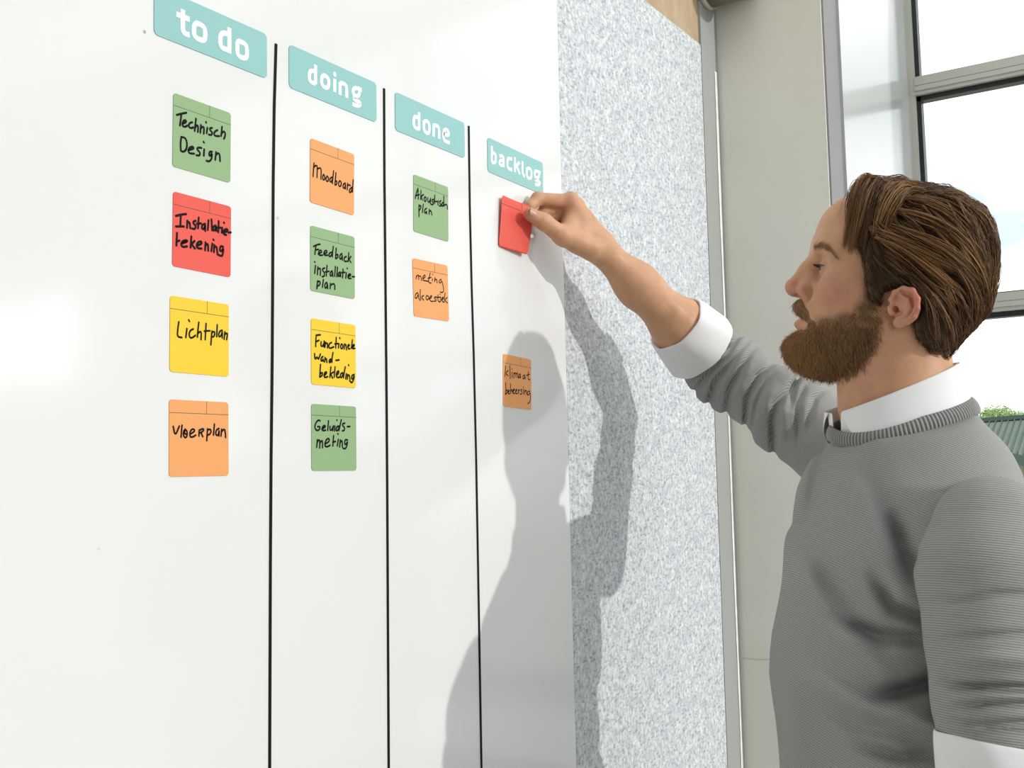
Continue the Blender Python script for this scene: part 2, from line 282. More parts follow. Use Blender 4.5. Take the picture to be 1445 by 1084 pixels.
# ------------------------------------------------------------------ cards: outline, printed grid, handwriting (card-local tenths of a millimetre)
NOTES = {
 'T': (0.7427, 1.7619, 0.0754, 0.0754, -0.44, '-333,157 -282,183 -213,214/-276,182 -283,124 -292,60/-263,87 -212,115 -218,137 -247,125 -263,87 -257,60 -223,65 -200,85/-137,136 -166,123 -183,95 -177,73 -147,71 -124,87/-90,187 -98,118 -106,54/-101,89 -78,124 -60,119 -65,55/-25,138 -33,54/-30,98 -1,130 17,121 12,57/59,132 50,72/41,189 41,181/120,148 90,135 96,113 126,102 115,69 78,65/193,144 157,119 145,87 163,73 218,87/254,195 249,144 243,94/249,125 280,157 301,138 293,97 280,74/-273,-52 -283,-121 -277,-194/-273,-52 -221,-48 -198,-98 -208,-167 -248,-201 -277,-194/-185,-166 -116,-134 -122,-112 -162,-127 -187,-167 -173,-196 -109,-182/-16,-99 -63,-107 -75,-129 -33,-151 -38,-186 -80,-192/20,-105 15,-173/11,-28 17,-35/123,-103 92,-110 81,-152 105,-155 123,-112 121,-180 87,-217 51,-217/177,-94 166,-179/172,-129 202,-97 227,-106 231,-178'),
 'I': (0.7431, 1.6618, 0.0753, 0.075, -0.45, '-340,133 -275,160 -214,177/-280,154 -284,42/-338,27 -240,46/-197,113 -201,40/-197,90 -169,109 -160,43/-91,133 -124,118 -119,96 -87,80 -101,45 -135,44/-54,172 -62,62/-79,104 -23,119/29,125 -5,109 -16,71 7,61 31,98 29,120 32,52/74,170 64,68/112,187 122,74/168,133 139,119 131,80 157,76 174,116 170,134 180,80/208,188 204,71/186,118 239,124/256,127 249,75/277,186 282,182/275,80 334,109 322,130 280,109 269,74 287,59 311,63/340,92 373,101/-324,-37 -330,-162/-331,-122 -293,-107/-271,-134 -194,-98 -200,-85 -255,-104 -276,-148 -248,-166 -199,-148/-145,-39 -154,-154/-105,-77 -144,-116 -98,-153/-76,-122 -9,-87 -20,-62 -66,-84 -82,-132 -53,-145 -14,-138/37,-65 32,-148/34,-102 60,-75 71,-87 72,-146/126,-63 113,-143/138,-18 143,-22/152,-72 147,-147/149,-100 182,-76 194,-152/270,-70 235,-67 223,-115 247,-125 276,-78 267,-145 253,-175 194,-162'),
 'L': (0.7404, 1.5576, 0.0753, 0.0749, -0.02, '-269,125 -281,57 -289,-24 -231,-27/-169,68 -182,-22/-147,157 -137,144/-89,72 -126,56 -144,11 -126,-25 -88,-9 -62,11/-19,148 -30,74 -37,-4/-33,31 -2,60 14,44 9,-25/74,145 63,-20/52,65 124,77/151,75 143,5 137,-65/146,57 179,78 190,53 174,21 146,14/220,148 213,25/286,98 252,86 235,40 252,24 280,53 288,94 286,19/322,84 311,8/318,57 349,78 357,61 345,7'),
 'V': (0.7402, 1.4559, 0.0748, 0.0746, 0.33, '-328,112 -304,17 -254,117/-221,126 -233,10/-182,88 -201,68 -206,30 -182,-1 -158,23 -158,69 -182,88 -195,45 -160,38/-124,39 -60,71 -75,94 -109,85 -127,46 -119,12 -90,12 -50,32/-6,84 -11,25/-6,80 39,100 54,85 29,65 4,56/14,60 39,18/99,97 94,34 89,-21/97,82 130,98 148,75 130,43 97,34/189,147 176,36/248,104 217,92 201,52 222,28 247,53 251,101 247,29/284,97 275,29/279,69 315,102 331,78 336,14'),
 'M': (0.9369, 1.7649, 0.0756, 0.0749, -0.98, '-315,94 -324,14 -329,-66/-320,42 -279,80 -259,66 -265,-64/-263,38 -220,62 -194,55 -200,-67/-155,0 -174,-33 -167,-69 -141,-62 -132,-23 -155,0/-95,-5 -119,-38 -111,-69 -81,-67 -71,-22 -95,-5/-15,0 -49,-22 -52,-60 -28,-64 -8,-21/14,83 1,0 -8,-73/54,69 36,-77/41,-38 72,-21 66,-70 39,-81/120,-10 95,-44 107,-84 140,-71 150,-21 120,-10/216,-15 181,-38 175,-82 202,-85 223,-42 218,-19 219,-86/257,-10 251,-88/254,-40 292,-16 306,-28/334,-40 299,-67 285,-99 296,-116 324,-95 341,-48/357,57 348,-23 341,-96'),
 'F': (0.9366, 1.6634, 0.0755, 0.0748, -0.38, '-327,138 -286,162 -221,184/-286,158 -298,106 -306,50/-298,102 -245,119/-251,64 -191,95 -203,118 -233,104 -251,72 -233,50 -179,63/-161,79 -101,106 -113,133 -146,115 -161,83 -144,65 -95,77/-22,124 -65,108 -77,72 -53,63 -20,103/2,196 -10,130 -16,69/51,183 39,62/45,97 82,120 82,82 45,58/150,136 119,118 107,73 131,64 156,107 153,132 156,60/225,114 194,100 181,68 200,50 238,60/270,165 257,59/308,128 270,91 307,56/-296,-77 -310,-171/-313,-35 -305,-40/-257,-87 -265,-176/-260,-121 -227,-95 -213,-106 -218,-177/-144,-82 -180,-96 -180,-117 -146,-137 -150,-180 -186,-189/-105,-47 -118,-170/-132,-126 -72,-109/-17,-96 -47,-113 -57,-153 -35,-162 -13,-125 -16,-100 -5,-158/36,-37 23,-153/73,-39 60,-152/118,-88 90,-105 81,-140 99,-146 122,-113 120,-87 127,-142/168,-46 159,-150/143,-92 199,-79/224,-80 214,-146/237,-24 244,-28/249,-128 307,-97 294,-82 262,-96 247,-124 262,-143 306,-135/326,-112 370,-105/-261,-250 -269,-297 -275,-340/-265,-263 -228,-245 -218,-269 -239,-301 -265,-309/-166,-220 -183,-310/-108,-245 -138,-262 -147,-305 -126,-319 -102,-282 -102,-248 -94,-314/-48,-248 -54,-308/-50,-270 1,-241 28,-254 23,-306'),
 'Fu': (0.937, 1.5571, 0.0755, 0.0749, -0.1, '-297,187 -227,200/-295,187 -303,121 -304,59/-300,113 -251,134/-215,121 -222,79 -198,65 -174,100/-165,134 -171,67/-144,123 -154,64/-147,102 -120,117 -108,106 -111,60/-42,129 -78,113 -94,78 -73,55 -6,82/38,195 27,72/13,117 68,127/84,124 73,77/97,197 101,189/129,128 110,105 116,72 141,74 154,114 129,128/179,133 170,73/175,111 204,135 212,68/235,104 266,124 254,136 232,112 241,79 272,86/318,193 298,93/310,102 355,132 343,144 317,120 317,88 361,98/-324,-25 -316,-98 -281,-50 -264,-93 -228,-21/-187,-46 -214,-61 -223,-94 -203,-101 -184,-70 -181,-99/-151,-55 -158,-105/-155,-76 -128,-62 -122,-107/-56,-64 -80,-74 -86,-108 -62,-102 -47,-68/-19,14 -35,-46 -38,-100/29,-72 84,-63/-227,-140 -235,-210 -242,-284/-236,-251 -200,-224 -194,-257 -236,-284/-168,-263 -123,-231 -135,-215 -165,-234 -173,-272 -153,-285 -111,-271/-56,-156 -75,-277/-15,-211 -63,-239 -27,-282/16,-150 -3,-268/34,-249 83,-212 71,-188 40,-215 31,-258 58,-272 89,-262/145,-208 107,-223 101,-261 125,-268 151,-224/189,-137 169,-206 156,-266/207,-216 194,-276/246,-107 251,-115/231,-223 221,-278/229,-240 257,-221 269,-275/345,-215 307,-226 294,-265 319,-272 351,-219 332,-280 300,-320 262,-293'),
 'G': (0.9367, 1.4603, 0.0754, 0.0746, -0.07, '-237,187 -265,197 -310,161 -327,107 -294,73 -249,86 -235,121 -277,120/-210,94 -148,120 -159,139 -193,126 -210,91 -188,76 -148,84/-99,191 -114,81/-74,129 -77,90 -52,83 -28,123/-19,135 -29,84/6,136 0,80/39,206 44,202/70,138 35,125 23,89 46,78 76,118/117,211 93,142 75,86/176,173 140,168 134,148 172,121 169,89 134,84/219,134 264,138/-283,-27 -295,-112/-289,-62 -256,-23 -242,-46 -247,-119/-245,-69 -211,-30 -198,-53 -201,-115/-161,-75 -87,-43 -92,-8 -132,-17 -161,-60 -161,-99 -122,-106 -76,-86/-16,25 -30,-93/-30,-50 16,-41/63,-17 45,-92/54,49 61,44/97,-24 85,-103/91,-56 127,-19 132,-103/221,-22 180,-14 167,-62 191,-78 224,-30 208,-94 178,-126 143,-118'),
 'A': (1.1264, 1.7654, 0.0757, 0.0747, -0.85, '-284,206 -320,134 -342,61/-284,206 -280,134 -278,66/-335,99 -256,130/-219,193 -227,73/-169,150 -220,111 -191,72/-133,131 -159,97 -148,63 -118,74 -106,113 -133,131/-74,130 -77,78 -52,70 -22,118/-15,134 -23,63/52,135 15,122 14,99 47,87 29,56 -8,57/75,195 67,82/52,107 127,123/150,138 142,80/210,151 180,135 187,108 217,96 202,74 172,77/271,146 233,123 222,88 248,84 271,117/275,226 271,146 271,94/274,95 310,126 348,125 355,70/-264,-8 -268,-90 -262,-162/-261,-25 -228,-5 -221,-30 -257,-79/-174,21 -193,-93/-105,-19 -141,-41 -152,-84 -127,-88 -102,-51 -102,-92/-43,-20 -54,-86/-46,-53 -9,-22 10,-82'),
 'm': (1.1235, 1.6563, 0.0756, 0.0752, 1.15, '-304,152 -313,113/-305,144 -263,179 -259,111/-257,150 -215,168 -204,105/-176,130 -120,158 -123,188 -153,175 -180,138 -170,109 -115,112 -59,110/-12,228 -36,160 -59,114 -32,92 3,96/-64,152 6,170/34,156 25,129/35,216 37,211/91,180 74,122/83,149 126,163 131,115/226,170 183,156 174,121 210,120 233,163 272,67 270,14 233,-6 197,1/-287,-65 -328,-79 -350,-132 -317,-145 -281,-90 -280,-65 -269,-131 -250,-159/-230,-17 -240,-77 -229,-152/-165,-86 -221,-113 -167,-146/-95,-78 -124,-107 -105,-139 -63,-126 -54,-91 -95,-78/-48,-116 1,-94 10,-67 -26,-79 -42,-124 -15,-147 34,-142/101,-74 58,-88 71,-103 106,-117 84,-137 49,-136/145,-44 135,-114 169,-141 191,-125/101,-83 201,-68/201,-72 199,-116/187,-26 190,-31/221,-105 266,-74 252,-58 222,-87 228,-117 263,-131/302,-4 280,-72 278,-125/346,-57 286,-98 350,-131'),
 'k': (1.3266, 1.5484, 0.075, 0.0745, -2.03, '-316,204 -323,127 -335,50/-251,143 -320,98 -251,71/-200,221 -194,34/-143,129 -148,56/-143,179 -143,173/-96,130 -101,52/-97,108 -50,143 -42,71/-42,114 -2,148 13,64/68,130 37,113 21,73 52,68 81,109 72,130 84,71/180,128 148,108 145,64 177,67 204,113 188,129 212,71/293,188 285,113 293,66 333,74/244,126 326,152/-317,-37 -305,-117 -320,-207/-313,-160 -267,-126 -267,-172 -320,-207/-252,-175 -213,-142 -236,-131 -252,-162 -236,-195 -206,-184/-190,-38 -185,-114 -190,-178/-182,-148 -148,-111 -136,-165/-128,-151 -74,-112 -97,-102 -128,-134 -113,-180 -74,-164/-58,-145 -11,-115 -35,-100 -58,-136 -46,-178 -4,-157/20,-108 20,-168/20,-129 52,-101/115,-95 75,-107 115,-134 107,-165 67,-164/155,-91 155,-156/155,-54 155,-60/195,-92 191,-153/195,-122 235,-88 251,-152/332,-101 275,-106 259,-156 299,-165 340,-109 353,-195 339,-258 274,-289'),
 'Htodo': (0.7568, 1.8771, 0.1509, 0.0504, 0.15, '-402,122 -404,39 -403,-81 -390,-113 -356,-120 -316,-113/-485,47 -317,49/-260,-4 -260,-83 -243,-110 -197,-120 -145,-117 -114,-86 -114,4 -134,34 -180,45 -232,43 -260,-4/212,143 212,-136/194,69 121,57 88,10 88,-76 115,-110 169,-107 212,-107/323,1 323,-86 341,-119 385,-130 435,-118 461,-91 461,2 442,35 392,43 342,41 323,1'),
 'Hdoing': (0.9418, 1.8776, 0.1511, 0.0507, -0.15, '-330,143 -332,-89/-348,59 -407,51 -433,12 -433,-61 -407,-85 -340,-86/-228,22 -228,-52 -193,-79 -142,-79 -108,-37 -108,38 -150,63 -201,60 -228,22/-4,74 -6,-86/-4,136 -4,125/88,58 87,-93/88,54 166,67 206,46 205,-96/430,80 356,73 320,41 320,-8 355,-26 409,-17 436,26 430,84/420,77 478,81/355,-30 329,-66 364,-83 434,-80 454,-105 408,-142 306,-143'),
 'Hdone': (1.1293, 1.8771, 0.1517, 0.0501, -0.27, '-265,119 -269,-124/-290,36 -349,43 -378,5 -382,-79 -356,-110 -281,-115/-166,10 -168,-82 -132,-118 -76,-116 -46,-80 -45,12 -80,45 -134,41 -166,10/49,41 41,-129/49,30 124,42 168,23 165,-128/271,-34 378,-27 384,15 351,44 303,40 266,3 262,-89 289,-121 355,-124 404,-119'),
 'Hbacklog': (1.3363, 1.87, 0.1529, 0.0496, -0.94, '-648,148 -652,-94/-650,39 -592,63 -549,40 -550,-52 -589,-90 -652,-94/-452,52 -387,70 -343,56 -346,-88/-344,0 -418,-2 -454,-36 -449,-76 -405,-77 -345,-59/-117,87 -208,81 -244,43 -246,-51 -211,-80 -120,-74/-39,138 -44,-90/89,93 -27,3/4,11 94,-90/168,130 164,-44 188,-82 229,-86/286,38 283,-67 320,-93 388,-82 417,-44 419,36 382,67 324,65 286,38/628,78 543,75 510,40 509,-13 547,-30 613,-18 640,28 628,78/625,75 681,79/547,-30 517,-69 572,-73 637,-70 663,-91 619,-133 515,-143'),
}

def parse(s): return [[tuple(float(v)*1e-4 for v in q.split(',')) for q in pl.split()] for pl in s.split('/')]
def smooth_line(pl, it=2):
    for _ in range(it):
        if len(pl) < 3: return pl
        out = [pl[0]]
        for a, b_ in zip(pl[:-1], pl[1:]):
            out += [(0.75*a[0]+0.25*b_[0], 0.75*a[1]+0.25*b_[1]), (0.25*a[0]+0.75*b_[0], 0.25*a[1]+0.75*b_[1])]
        pl = out + [pl[-1]]
    return pl
def ribbon(lines, w, y, it=2, caps=True):
    """flat pen strokes: one quad strip per stroke with round ends"""
    vs, fs = [], []
    for li, pl in enumerate(lines):
        pl = smooth_line(pl, it); yy = y - 2e-6*li; L, Rr = [], []
        for i, p in enumerate(pl):
            a = pl[max(i-1, 0)]; b_ = pl[min(i+1, len(pl)-1)]
            d = Vector((b_[0]-a[0], b_[1]-a[1])); d = d.normalized() if d.length > 1e-9 else Vector((1, 0))
            n = Vector((-d.y, d.x))*w/2
            L.append((p[0]+n.x, yy, p[1]+n.y)); Rr.append((p[0]-n.x, yy, p[1]-n.y))
        k = len(vs)
        for a, b_ in zip(L, Rr): vs += [a, b_]
        for i in range(len(pl)-1): fs.append((k+2*i, k+2*i+1, k+2*i+3, k+2*i+2))
        if caps == 'butt' and len(pl) > 1 and math.dist(pl[0], pl[-1]) > w:
            pass
        elif caps:
            for ci, c in enumerate((pl[0],) if pl[0] == pl[-1] else (pl[0], pl[-1])):
                k = len(vs); vs += [(c[0]+w/2*math.cos(a*math.pi/6), yy-6e-7*(ci+1), c[1]+w/2*math.sin(a*math.pi/6)) for a in range(12)]
                fs.append(tuple(range(k, k+12)))
    return vs, fs
def rounded_slab(w, h, r, th):
    pts = []
    for cx, cz, a0 in ((w/2-r, h/2-r, 0), (-w/2+r, h/2-r, 90), (-w/2+r, -h/2+r, 180), (w/2-r, -h/2+r, 270)):
        for k in range(7):
            a = math.radians(a0+15*k); pts.append((cx+r*math.cos(a), cz+r*math.sin(a)))
    n = len(pts); vs = [(x, 0, z) for x, z in pts] + [(x, -th, z) for x, z in pts]
    fs = [tuple(range(n)), tuple(reversed(range(n, 2*n)))] + [(i, i+n, (i+1) % n + n, (i+1) % n) for i in range(n)]
    return vs, fs
def printed_lines(w, h, y):
    hz_ = h/2-0.0128
    return ribbon([[(-w/2, hz_), (w/2, hz_)], [(w*0.117, h/2), (w*0.117, hz_)]], 0.00055, y, 0, False)
def place(o, x, z, ang, y=0.0): o.matrix_world = Matrix.Translation((x, y, z)) @ Matrix.Rotation(-math.radians(ang), 4, 'Y')
TH = 0.0008
INFO = {'T': ('green', 0.0023, 'green card reading Technisch Design under the to do header'),
 'I': ('red', 0.0025, 'red card reading Installatie-tekening in the to do column'),
 'L': ('yellow', 0.0020, 'yellow card reading Lichtplan in the to do column'),
 'V': ('orange', 0.0020, 'orange card reading Vloerplan at the foot of the to do column'),
 'M': ('orange', 0.0020, 'orange card reading Moodboard under the doing header'),
 'F': ('green', 0.0021, 'green card reading Feedback installatie-plan in the doing column'),
 'Fu': ('yellow', 0.0022, 'yellow card reading Functionele wand-bekleding in the doing column'),
 'G': ('green', 0.0022, 'green card reading Geluids-meting at the foot of the doing column'),
 'A': ('green', 0.0021, 'green card reading Akoustisch plan under the done header'),
 'm': ('orange', 0.0016, 'orange card reading meting akoestiek in the done column'),
 'k': ('orange', 0.0017, 'orange card reading klimaat beheersing in the shade of the backlog column')}
for key, (colr, wd, lab) in INFO.items():
    x, z, w, h, ang, s = NOTES[key]; w = h = 0.075
    vs, fs = rounded_slab(w, h, 0.0035, TH)
    card = mesh_obj('magnetic_card', vs, fs, M[colr], smooth=False); place(card, x, z, ang, 0.0)
    tag(card, lab, 'card', 'coloured task cards on the board')
    bpy.context.view_layer.update()
    for nm, (v2, f2), mt in (('printed_grid', printed_lines(w, h, -TH-0.00006), 'print'), ('handwriting', ribbon(parse(s), wd, -TH-0.0001), 'ink')):
        c = mesh_obj(nm, v2, f2, M[mt], smooth=False); c.parent = card
    card.children[0]['label'] = 'thin printed lines'; card.children[1]['label'] = 'black handwriting'
for key, word in (('Htodo', 'to do'), ('Hdoing', 'doing'), ('Hdone', 'done'), ('Hbacklog', 'backlog')):
    x, z, w, h, ang, s = NOTES[key]; w, h = 0.151, 0.0502
    vs, fs = rounded_slab(w, h, 0.0055, 0.0009)
    card = mesh_obj('header_magnet', vs, fs, M['teal'], smooth=False); place(card, x, z, ang)
    tag(card, f'teal header magnet lettered {word} in white', 'header sign', 'teal column headers')
    lw = {'Htodo': 0.0056, 'Hdoing': 0.0051, 'Hdone': 0.0051, 'Hbacklog': 0.0049}[key]
    v2, f2 = ribbon(parse(s), lw, -0.0010, 1, 'butt')
    c = mesh_obj('lettering', v2, f2, M['white_letter'], smooth=False); c.parent = card; c['label'] = 'white lettering'

# ------------------------------------------------------------------ outside the window
M['roof'], t, b = material('green_metal_roof', (0.175, 0.225, 0.18), 0.7, 0.15)
M['seam'], _, _ = material('roof_seam', (0.07, 0.105, 0.09), 0.7, 0.15)
M['render'], _, _ = material('cream_render', (0.52, 0.50, 0.30), 0.8)
M['leaf'], t, b = material('tree_leaves', rough=0.7)
noise_ramp(t, b, 3, (0.22, 0.36, 0.12), (0.46, 0.58, 0.27), 0.35, 0.65, 4)
M['bark'], _, _ = material('bark', (0.12, 0.09, 0.06), 0.9)
bld = empty('outbuilding', at(1420, 700, 16.0)*np.array([1, 1, 0]), 'low cream building with a green seamed metal roof outside', 'building')
E0, E1 = at(1330, 619, 14.0), at(1560, 668, 14.0)     # eave
G0, G1 = at(1330, 600.5, 17.5), at(1560, 583, 17.5)   # ridge
dn = np.array([0, 0, -0.12]); bk = (G0-E0)*np.array([1, 1, 0])
def hexa(q, off): 
    q = [np.array(p) for p in q]; return q + [p+off for p in q]
HF = [(0, 1, 2, 3), (7, 6, 5, 4), (0, 4, 5, 1), (1, 5, 6, 2), (2, 6, 7, 3), (3, 7, 4, 0)]
NR = 27
def rp(i, top, up=0.0):
    s = i/(NR-1); lo_, hi_ = E0+(E1-E0)*s, G0+(G1-G0)*(s+0.06); return (hi_ if top else lo_)+np.array([0, 0, up])
rv = [rp(i, t_, u_) for i in range(NR) for t_, u_ in ((0, 0), (1, 0), (1, -0.12), (0, -0.12))]
rf = [(4*i+j, 4*i+4+j, 4*i+4+(j+1) % 4, 4*i+(j+1) % 4) for i in range(NR-1) for j in range(4)]
mesh_obj('roof', rv, rf, M['roof'], bld, False)
for i in range(NR):
    w_ = (E1-E0)/np.linalg.norm(E1-E0)*0.007; up = np.array([0, 0, 0.03])
    mesh_obj('roof_seam', hexa([rp(i, 0)-w_, rp(i, 0)+w_, rp(i, 1)+w_, rp(i, 1)-w_], up), HF, M['seam'], bld, False)
gd = np.array([0, 0, -0.135])
fwd = (E0-G0)*np.array([1, 1, 0]); fwd /= np.linalg.norm(fwd)
mesh_obj('gutter', hexa([E0, E1, E1+fwd*0.12, E0+fwd*0.12], gd), HF, M['seam'], bld, False)
mesh_obj('ridge_cap', hexa([G0, G1, G1+fwd*0.1, G0+fwd*0.1], np.array([0, 0, 0.07])), HF, M['seam'], bld, False)
inset = -fwd*0.35
B0, B1 = (E0+inset)*np.array([1, 1, 0]), (E1+inset)*np.array([1, 1, 0])
B0[2] = B1[2] = -4.0; T0, T1 = E0+inset, E1+inset
mesh_obj('wall', hexa([B0, B1, T1, T0], -fwd*6), HF, M['render'], bld, False)
wa = at(1421, 654, 14.3); ex = (B1-B0)/np.linalg.norm(B1-B0)
wf = mesh_obj('window', hexa([wa, wa+ex*0.20, wa+ex*0.20+[0, 0, -0.8], wa+[0, 0, -0.8]], fwd*0.1), HF, M['frame'], bld, False)
wp = wa+ex*0.03+np.array([0, 0, -0.05])+fwd*0.101
pn = mesh_obj('pane', hexa([wp, wp+ex*0.14, wp+ex*0.14+[0, 0, -0.7], wp+[0, 0, -0.7]], fwd*0.01), HF, M['jamb'], wf, False)
def tree(px, py, depth, rad, lab):
    c = at(px, py, depth); root = empty('tree', (c[0], c[1], -4.0), lab, 'tree', 'trees beyond the roof')
    vs, fs = [], []
    for _ in range(2600):
        d = rng.normal(size=3); d /= np.linalg.norm(d); p = c + d*rad*rng.random()**0.35*np.array([1.35, 1.35, 0.8])*(1+0.18*math.sin(5*d[0]+7*d[2])) 
        a, b_ = rng.normal(size=3), rng.normal(size=3); a /= np.linalg.norm(a); b_ = np.cross(a, b_); b_ /= np.linalg.norm(b_)
        s = rad*0.085; k = len(vs); vs += [p-a*s, p+b_*s*0.6, p+a*s, p-b_*s*0.6]; fs.append((k, k+1, k+2, k+3))
    mesh_obj('foliage', vs, fs, M['leaf'], root, False)
    tube('trunk', (c[0], c[1], -4.0), c, 0.25, M['bark'], root, 10, 0.12)
tree(1405, 592, 34, 0.50, 'pale green tree crown rising left behind the green roof')
tree(1440, 594, 36, 0.36, 'small green tree crown at the right behind the green roof')

# ================================================================== the man
# small signed-distance toolkit: blended round shapes -> one smooth surface (surface nets)
def smin(a, b, k):
    h = np.clip(0.5+0.5*(b-a)/k, 0, 1); return b+(a-b)*h-k*h*(1-h)
def smax(a, b, k): return -smin(-a, -b, k)
def cap(P, a, b, ra, rb=None):
    rb = ra if rb is None else rb
    a = np.asarray(a, np.float32); b = np.asarray(b, np.float32); ba = b-a
    t = np.clip(((P-a) @ ba)/max(float(ba @ ba), 1e-12), 0, 1)
    return np.linalg.norm(P-a-t[:, None]*ba, axis=1)-(ra+(rb-ra)*t)
def ell(P, c, r, ax=None):
    q = P-np.asarray(c, np.float32)
    if ax is not None: q = q @ np.asarray(ax, np.float32).T
    r = np.asarray(r, np.float32)
    k0 = np.linalg.norm(q/r, axis=1); k1 = np.linalg.norm(q/(r*r), axis=1)
    return k0*(k0-1)/np.maximum(k1, 1e-6)
def chain(P, pts, rs, k=0.004):
    d = None
    for i in range(len(pts)-1):
        e = cap(P, pts[i], pts[i+1], rs[i], rs[i+1]); d = e if d is None else smin(d, e, k)
    return d
def poly2(A, B, poly):
    """signed distance to a closed polygon in the (A,B) plane, negative inside"""
    d = np.full(A.shape, 1e9, np.float32); s = np.ones(A.shape, np.float32); n = len(poly)
    for i in range(n):
        x0, y0 = poly[i]; x1, y1 = poly[i-1]; ex, ey = x1-x0, y1-y0; wx, wy = A-x0, B-y0
        t = np.clip((wx*ex+wy*ey)/(ex*ex+ey*ey+1e-12), 0, 1)
        d = np.minimum(d, (wx-ex*t)**2+(wy-ey*t)**2)
        c1, c2, c3 = B >= y0, B < y1, ex*wy > ey*wx
        s = np.where((c1 & c2 & c3) | (~c1 & ~c2 & ~c3), -s, s)
    return s*np.sqrt(d)
def segdist(U, V, pts):
    d = np.full(U.shape, 1e9, np.float32); sg = np.zeros(U.shape, np.float32); tt = np.zeros(U.shape, np.float32)
    ln = [math.dist(a, b_) for a, b_ in zip(pts[:-1], pts[1:])]; tot = sum(ln); acc = 0.0
    for (x0, y0), (x1, y1), l_ in zip(pts[:-1], pts[1:], ln):
        ex, ey = x1-x0, y1-y0; wx, wy = U-x0, V-y0
        t = np.clip((wx*ex+wy*ey)/(ex*ex+ey*ey), 0, 1); e = np.hypot(wx-ex*t, wy-ey*t)
        up = e < d; d = np.where(up, e, d); sg = np.where(up, np.sign(ex*wy-ey*wx), sg); tt = np.where(up, (acc+t*l_)/tot, tt); acc += l_
    return d, sg, tt
def pnoise(P, scale, seed, n=10):
    r = np.random.default_rng(seed); out = np.zeros(len(P), np.float32)
    for _ in range(n):
        d = r.normal(size=3); d /= np.linalg.norm(d); out += np.sin(P @ (d*scale*(0.6+0.9*r.random())).astype(np.float32)+r.random()*6.28)
    return out/math.sqrt(n)
def nets(fn, lo, hi, h):
    """naive surface nets of fn on a box; evaluated coarsely first so that only cells near the surface cost time"""
    lo = np.asarray(lo, float); hi = np.asarray(hi, float)
    n = np.ceil((hi-lo)/h).astype(int)+1; n = ((n+7)//8)*8+1
    ax = [lo[i]+h*np.arange(n[i]) for i in range(3)]
    cax = [a[::8] for a in ax]
    G = np.stack(np.meshgrid(*cax, indexing='ij'), -1).reshape(-1, 3).astype(np.float32)
    cd = fn(G).reshape([len(a) for a in cax])
    F = np.full(n, 1.0, np.float32)
    # fill by coarse sign, then refine blocks near the surface
    nb = [len(a)-1 for a in cax]; blk = []
    lim = 8*h*1.9
    m8 = np.stack([cd[i:nb[0]+i, j:nb[1]+j, k:nb[2]+k] for i in (0, 1) for j in (0, 1) for k in (0, 1)])
    near = (np.abs(m8).min(0) < lim) | ((m8 < 0).any(0) & (m8 > 0).any(0))
    sgn = np.where(m8.mean(0) < 0, -1.0, 1.0)
    for i in range(nb[0]):
        for j in range(nb[1]):
            for k in range(nb[2]):
                if near[i, j, k]: blk.append((i, j, k))
                elif sgn[i, j, k] < 0: F[8*i:8*i+9, 8*j:8*j+9, 8*k:8*k+9] = np.where(F[8*i:8*i+9, 8*j:8*j+9, 8*k:8*k+9] == 1.0, -1.0, F[8*i:8*i+9, 8*j:8*j+9, 8*k:8*k+9])
    o9 = np.stack(np.meshgrid(*[np.arange(9)]*3, indexing='ij'), -1).reshape(-1, 3)
    for s in range(0, len(blk), 400):
        b = np.array(blk[s:s+400])*8
        idx = (b[:, None, :]+o9[None]).reshape(-1, 3)
        v = fn((lo+idx*h).astype(np.float32))
        F[idx[:, 0], idx[:, 1], idx[:, 2]] = v
    S = F < 0
    cs = [S[i:n[0]-1+i, j:n[1]-1+j, k:n[2]-1+k] for i in (0, 1) for j in (0, 1) for k in (0, 1)]
    tot = sum(c.astype(np.int8) for c in cs); cells = np.argwhere((tot > 0) & (tot < 8))
    vid = np.full(n-1, -1, np.int64); vid[cells[:, 0], cells[:, 1], cells[:, 2]] = np.arange(len(cells))
    acc = np.zeros((len(cells), 3)); cnt = np.zeros(len(cells))
    corners = [(i, j, k) for i in (0, 1) for j in (0, 1) for k in (0, 1)]
    for a in corners:
        for d in range(3):
            if a[d]: continue
            b = list(a); b[d] = 1
            pa = cells+np.array(a); pb = cells+np.array(b)
            fa = F[pa[:, 0], pa[:, 1], pa[:, 2]]; fb = F[pb[:, 0], pb[:, 1], pb[:, 2]]
            cr_ = (fa < 0) != (fb < 0); t = np.where(cr_, fa/np.where(cr_, fa-fb, 1), 0)
            acc += np.where(cr_[:, None], pa+(pb-pa)*t[:, None], 0); cnt += cr_
    V = lo+acc/cnt[:, None]*h
    quads = []
    for d in range(3):
        u, w = (d+1) % 3, (d+2) % 3
        sh = [slice(0, n[i]) for i in range(3)]; s0 = list(sh); s1 = list(sh); s0[d] = slice(0, n[d]-1); s1[d] = slice(1, n[d])
        e = np.argwhere(S[tuple(s0)] != S[tuple(s1)])
        e = e[(e[:, u] > 0) & (e[:, w] > 0) & (e[:, u] < n[u]-1) & (e[:, w] < n[w]-1)]
        flip = S[e[:, 0], e[:, 1], e[:, 2]]
        q = []
        for du, dw in ((0, 0), (1, 0), (1, 1), (0, 1)):
            c = e.copy(); c[:, u] -= du; c[:, w] -= dw; q.append(vid[c[:, 0], c[:, 1], c[:, 2]])
        q = np.stack(q, 1); q = np.where(flip[:, None], q, q[:, ::-1]); quads.append(q)
    Q = np.concatenate(quads); Q = Q[(Q >= 0).all(1)]
    return V.astype(np.float32), Q
def join(parts):
    vs, fs, k = [], [], 0
    for v, f in parts: vs.append(v); fs.append(f+k); k += len(v)
    return np.concatenate(vs), np.concatenate(fs)
